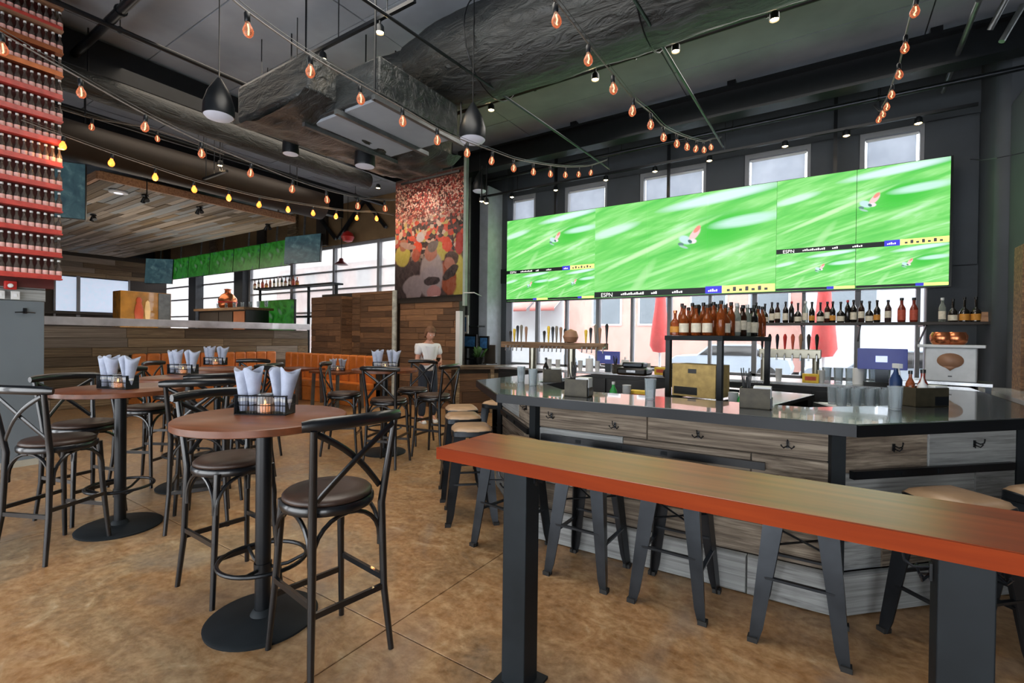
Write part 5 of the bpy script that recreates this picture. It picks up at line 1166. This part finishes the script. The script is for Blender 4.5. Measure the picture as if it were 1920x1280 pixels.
X1 = [(465, 52), (582, 130), (676, 182), (755, 224), (820, 260), (876, 284), (922, 299), (963, 313), (1000, 320), (1032, 324), (1060, 326), (1085, 325), (1108, 322)]
string('string lights from top left sweeping down to the bar centre', -3.2, X1, pre=at(405, -30, X=-3.2), post=at(1138, 300, X=-3.1))
string('string lights dropping from top centre to the video wall', -1.49, [(1043, 34), (1103, 108), (1150, 163), (1186, 205), (1220, 231), (1244, 255), (1269, 267), (1288, 273), (1305, 277), (1320, 279), (1333, 274)], pre=at(1010, -30, X=-1.49), post=at(1352, 258, X=-1.45))
string('string lights hanging steeply at the upper right', .54, [(1716, 18), (1697, 87), (1686, 137), (1672, 175), (1663, 198), (1655, 212), (1648, 222)], pre=at(1722, -30, X=.54), post=at(1632, 190, X=.55))
string('string lights from the red display toward the mural', -5.25, [(5, 88), (152, 170), (272, 235), (378, 285), (470, 322), (548, 352), (613, 372), (671, 384), (722, 389)], post=at(742, 375, X=-5.2), pre=at(-60, 20, X=-5.25))
string('row of glowing amber bulbs over the lounge edge', -7.25, [(118, 271), (209, 303), (291, 330), (364, 353), (429, 369), (486, 382), (540, 391), (587, 398), (630, 404), (669, 407), (706, 408)], lit=True, post=at(738, 404, X=-7.25), pre=at(40, 225, X=-7.25), glow=3.0)
string('faint small bulbs over the lounge, behind the first string', -8.2, [(172, 236), (295, 258), (640, 442-80), (600, 352)][:2], pre=at(100, 200, X=-8.2), post=at(420, 290, X=-8.2))
for px, py in ((652, 444),):
    p = at(px, py, Y=9.0); t = thing('red_pendant', 'red glass ball hanging against the ochre wall', 'lamp', p); MB().lathe([(.001, -.16), (.13, -.12), (.19, 0), (.13, .12), (.03, .17)], 16).build('globe', 'red', t); MB().tube([(0, 0, .17), (0, 0, 5.5-p.z)], .008, 5).build('cord', 'black', t)
p = at(640, 496, Y=9.2); t = thing('barn_pendant', 'small dark red barn pendant before the lounge window', 'lamp', p)
MB().lathe([(.2, 0), (.19, .02), (.08, .1), (.06, .18), (.02, .2)], 18).build('shade', mat('oxblood_enamel', '5a1c20', .4), t); MB().tube([(0, 0, .2), (0, 0, 4.5-p.z+.9)], .012, 5).build('cord', 'black', t)
# ================================================================ PERSON
def skin(name, m, parent, verts, edges, radii, root=0, sub=2):
    me = bpy.data.meshes.new(name); me.from_pydata(verts, edges, []); me.materials.append(M[m])
    o = bpy.data.objects.new(name, me); C.objects.link(o); o.parent = parent
    q = o.modifiers.new('skin', 'SKIN'); q.use_smooth_shade = True
    for i, v in enumerate(me.skin_vertices[0].data if me.skin_vertices else []): pass
    if not me.skin_vertices:
        bpy.context.view_layer.objects.active = o; b = bmesh.new(); b.from_mesh(me); b.verts.layers.skin.verify(); b.to_mesh(me); b.free()
    for i, v in enumerate(me.skin_vertices[0].data):
        r_ = radii[i]; v.radius = (r_, r_) if not isinstance(r_, tuple) else r_; v.use_root = (i == root)
    q = o.modifiers.new('sub', 'SUBSURF'); q.levels = sub; q.render_levels = sub
    return o
pp = at(802, 700, D=8.3); pe = thing('person', 'person in white t-shirt and dark jeans looking down at a phone', 'person', (pp.x, pp.y, 0), math.radians(-25))
# local: faces +x, y left
V = [(0, 0, .88), (0, 0, 1.0), (.01, 0, 1.15), (.03, 0, 1.3), (.04, 0, 1.38), (.07, 0, 1.45),   # pelvis..neck
     (0, .09, .84), (.02, .1, .46), (-.01, .1, .08), (.12, .11, .03), (0, -.09, .84), (.03, -.1, .46), (.0, -.11, .08), (.13, -.12, .03),
     (.03, .16, 1.31), (.02, .21, 1.08), (.2, .14, .98), (.27, .1, 1.0), (.03, -.16, 1.31), (.03, -.21, 1.08), (.21, -.12, 1.02), (.28, -.06, 1.04)]
E_ = [(0, 1), (1, 2), (2, 3), (3, 4), (4, 5), (0, 6), (6, 7), (7, 8), (8, 9), (0, 10), (10, 11), (11, 12), (12, 13), (3, 14), (14, 15), (15, 16), (16, 17), (3, 18), (18, 19), (19, 20), (20, 21)]
R_ = [(.1, .14), (.095, .12), (.1, .13), (.1, .15), (.06, .07), .05, .085, .06, .042, .035, .085, .06, .042, .035, .055, .042, .032, .028, .055, .042, .032, .028]
skin('body', 'skin', pe, V, E_, R_)
skin('jeans', 'denim', pe, [(0, 0, 1.05), (0, 0, .86), (0, .09, .83), (.02, .1, .46), (-.01, .1, .1), (0, -.09, .83), (.03, -.1, .46), (0, -.11, .1)], [(0, 1), (1, 2), (2, 3), (3, 4), (1, 5), (5, 6), (6, 7)], [(.115, .15), (.12, .155), .1, .075, .065, .1, .075, .065], 1)
skin('t_shirt', 'cotton', pe, [(0, 0, .86), (0, 0, 1.05), (.01, 0, 1.2), (.03, 0, 1.3), (.04, 0, 1.37), (.03, .165, 1.31), (.025, .205, 1.16), (.03, -.165, 1.31), (.03, -.205, 1.16)], [(0, 1), (1, 2), (2, 3), (3, 4), (3, 5), (5, 6), (3, 7), (7, 8)], [(.15, .185), (.125, .155), (.125, .155), (.12, .165), (.075, .09), .075, .065, .075, .065], 2)
hd = MB(); hv_ = []
def head(u, v):
    a = u*2*PI; t_ = v*PI; z = math.cos(t_); r_ = math.sin(t_); x = r_*math.cos(a); y = r_*math.sin(a)
    k = 1-.22*max(0, -z)**1.5; X_ = x*.098*k; Y_ = y*.078*k; Z_ = z*.122
    if x > .3: X_ += .018*math.exp(-((y/.16)**2+((z+.12)/.2)**2)); X_ -= .008*math.exp(-(((abs(y)-.38)/.15)**2+((z-.06)/.12)**2)); X_ += .006*math.exp(-((y/.3)**2+((z+.48)/.1)**2))
    return (X_, Y_, Z_)
hd.ngrid(head, 36, 24); ho = hd.build('head', 'skin', pe, (.1, 0, 1.53), ang=80); ho.rotation_euler = (0, .35, 0)
for s in (-1, 1):
    MB().lathe([(.001, -.006), (.008, -.004), (.01, 0), (.008, .004), (.001, .006)], 10).build('eye', 'white', ho, (.088, s*.03, .008)).rotation_euler = (0, PI/2, 0)
    MB().lathe([(.001, -.004), (.016, -.012), (.026, 0), (.016, .006), (.001, .003)], 10, sx=1, sy=.6).build('ear', 'skin', ho, (.0, s*.079, -.005)).rotation_euler = (s*PI/2, 0, 0)
MB().box(-.002, .004, -.024, .024, -.003, .004).build('mouth', 'oval', ho, (.088, 0, -.058), bevel=.002)
hb = MB()
def hairf(u, v):
    a = u*2*PI; t_ = v*PI*.62; z = math.cos(t_); r_ = math.sin(t_); x = r_*math.cos(a)-.12; y = r_*math.sin(a)
    n_ = .006*NZ.noise(Vector((x*6, y*6, z*3))); back = max(0, -x)
    zz = z*.135 if x < .25 else max(z*.135, .05)
    return (x*(.112)+n_, y*.092+n_, zz-.05*back*(1-z))
hb.ngrid(hairf, 30, 16); hb.build('hair', 'hair', ho, (.004, 0, .008), ang=80, solid=.008)
for s, c in ((1, (.285, .085, 1.005)), (-1, (.295, -.04, 1.045))):
    hm = skin('hand', 'skin', pe, [c, (c[0]+.045, c[1]-s*.01, c[2]+.01), (c[0]+.07, c[1]-s*.02, c[2]+.02)], [(0, 1), (1, 2)], [(.02, .028), (.017, .034), (.012, .03)], 0, 1)
    for k in range(4):
        b0 = Vector((c[0]+.07, c[1]-s*.03+s*k*.019-s*.01, c[2]+.018)); L_ = (.034, .04, .037, .028)[k]
        MB().tube([b0, b0+Vector((L_*.55, -s*.004, .012)), b0+Vector((L_*.8, -s*.008, .03)), b0+Vector((L_*.6, -s*.012, .048))], [.009, .0085, .008, .006], 8).build('finger', 'skin', pe)
    t0_ = Vector((c[0]+.02, c[1]-s*.025, c[2]+.015)); MB().tube([t0_, t0_+Vector((.02, -s*.015, .02)), t0_+Vector((.045, -s*.012, .035))], [.011, .0095, .007], 8).build('thumb', 'skin', pe)
for s in (-1, 1):
    MB().add([(x, y, z) for x, y, z in [(-.07, -.04, 0), (.17, -.045, 0), (.19, 0, 0), (.17, .045, 0), (-.07, .04, 0), (-.06, -.035, .09), (.03, -.04, .09), (.17, -.03, .04), (.17, .03, .04), (.03, .04, .09), (-.06, .035, .09)]],
             [(0, 1, 2, 3, 4), (0, 5, 6, 7, 1), (1, 7, 2), (2, 7, 8), (2, 8, 3), (3, 8, 9, 10, 4), (4, 10, 5, 0), (5, 10, 9, 6), (6, 9, 8, 7)]).build('shoe', 'shoe', pe, (-.02, s*.105, 0), bevel=.01)
ph = thing('phone', 'dark phone held by the person in white', 'phone', pe.matrix_basis.translation, 0); ph.location = pe.location; ph.rotation_euler = pe.rotation_euler
MB().cbox((0, 0, 0), (.008, .07, .145)).build('phone_body', 'screenblk', ph, (.385, .02, 1.08), bevel=.003).rotation_euler = (0, .7, 0)
for k in list(BT):
    if k not in used:
        for c in list(BT[k].children): bpy.data.objects.remove(c)
        bpy.data.objects.remove(BT[k])
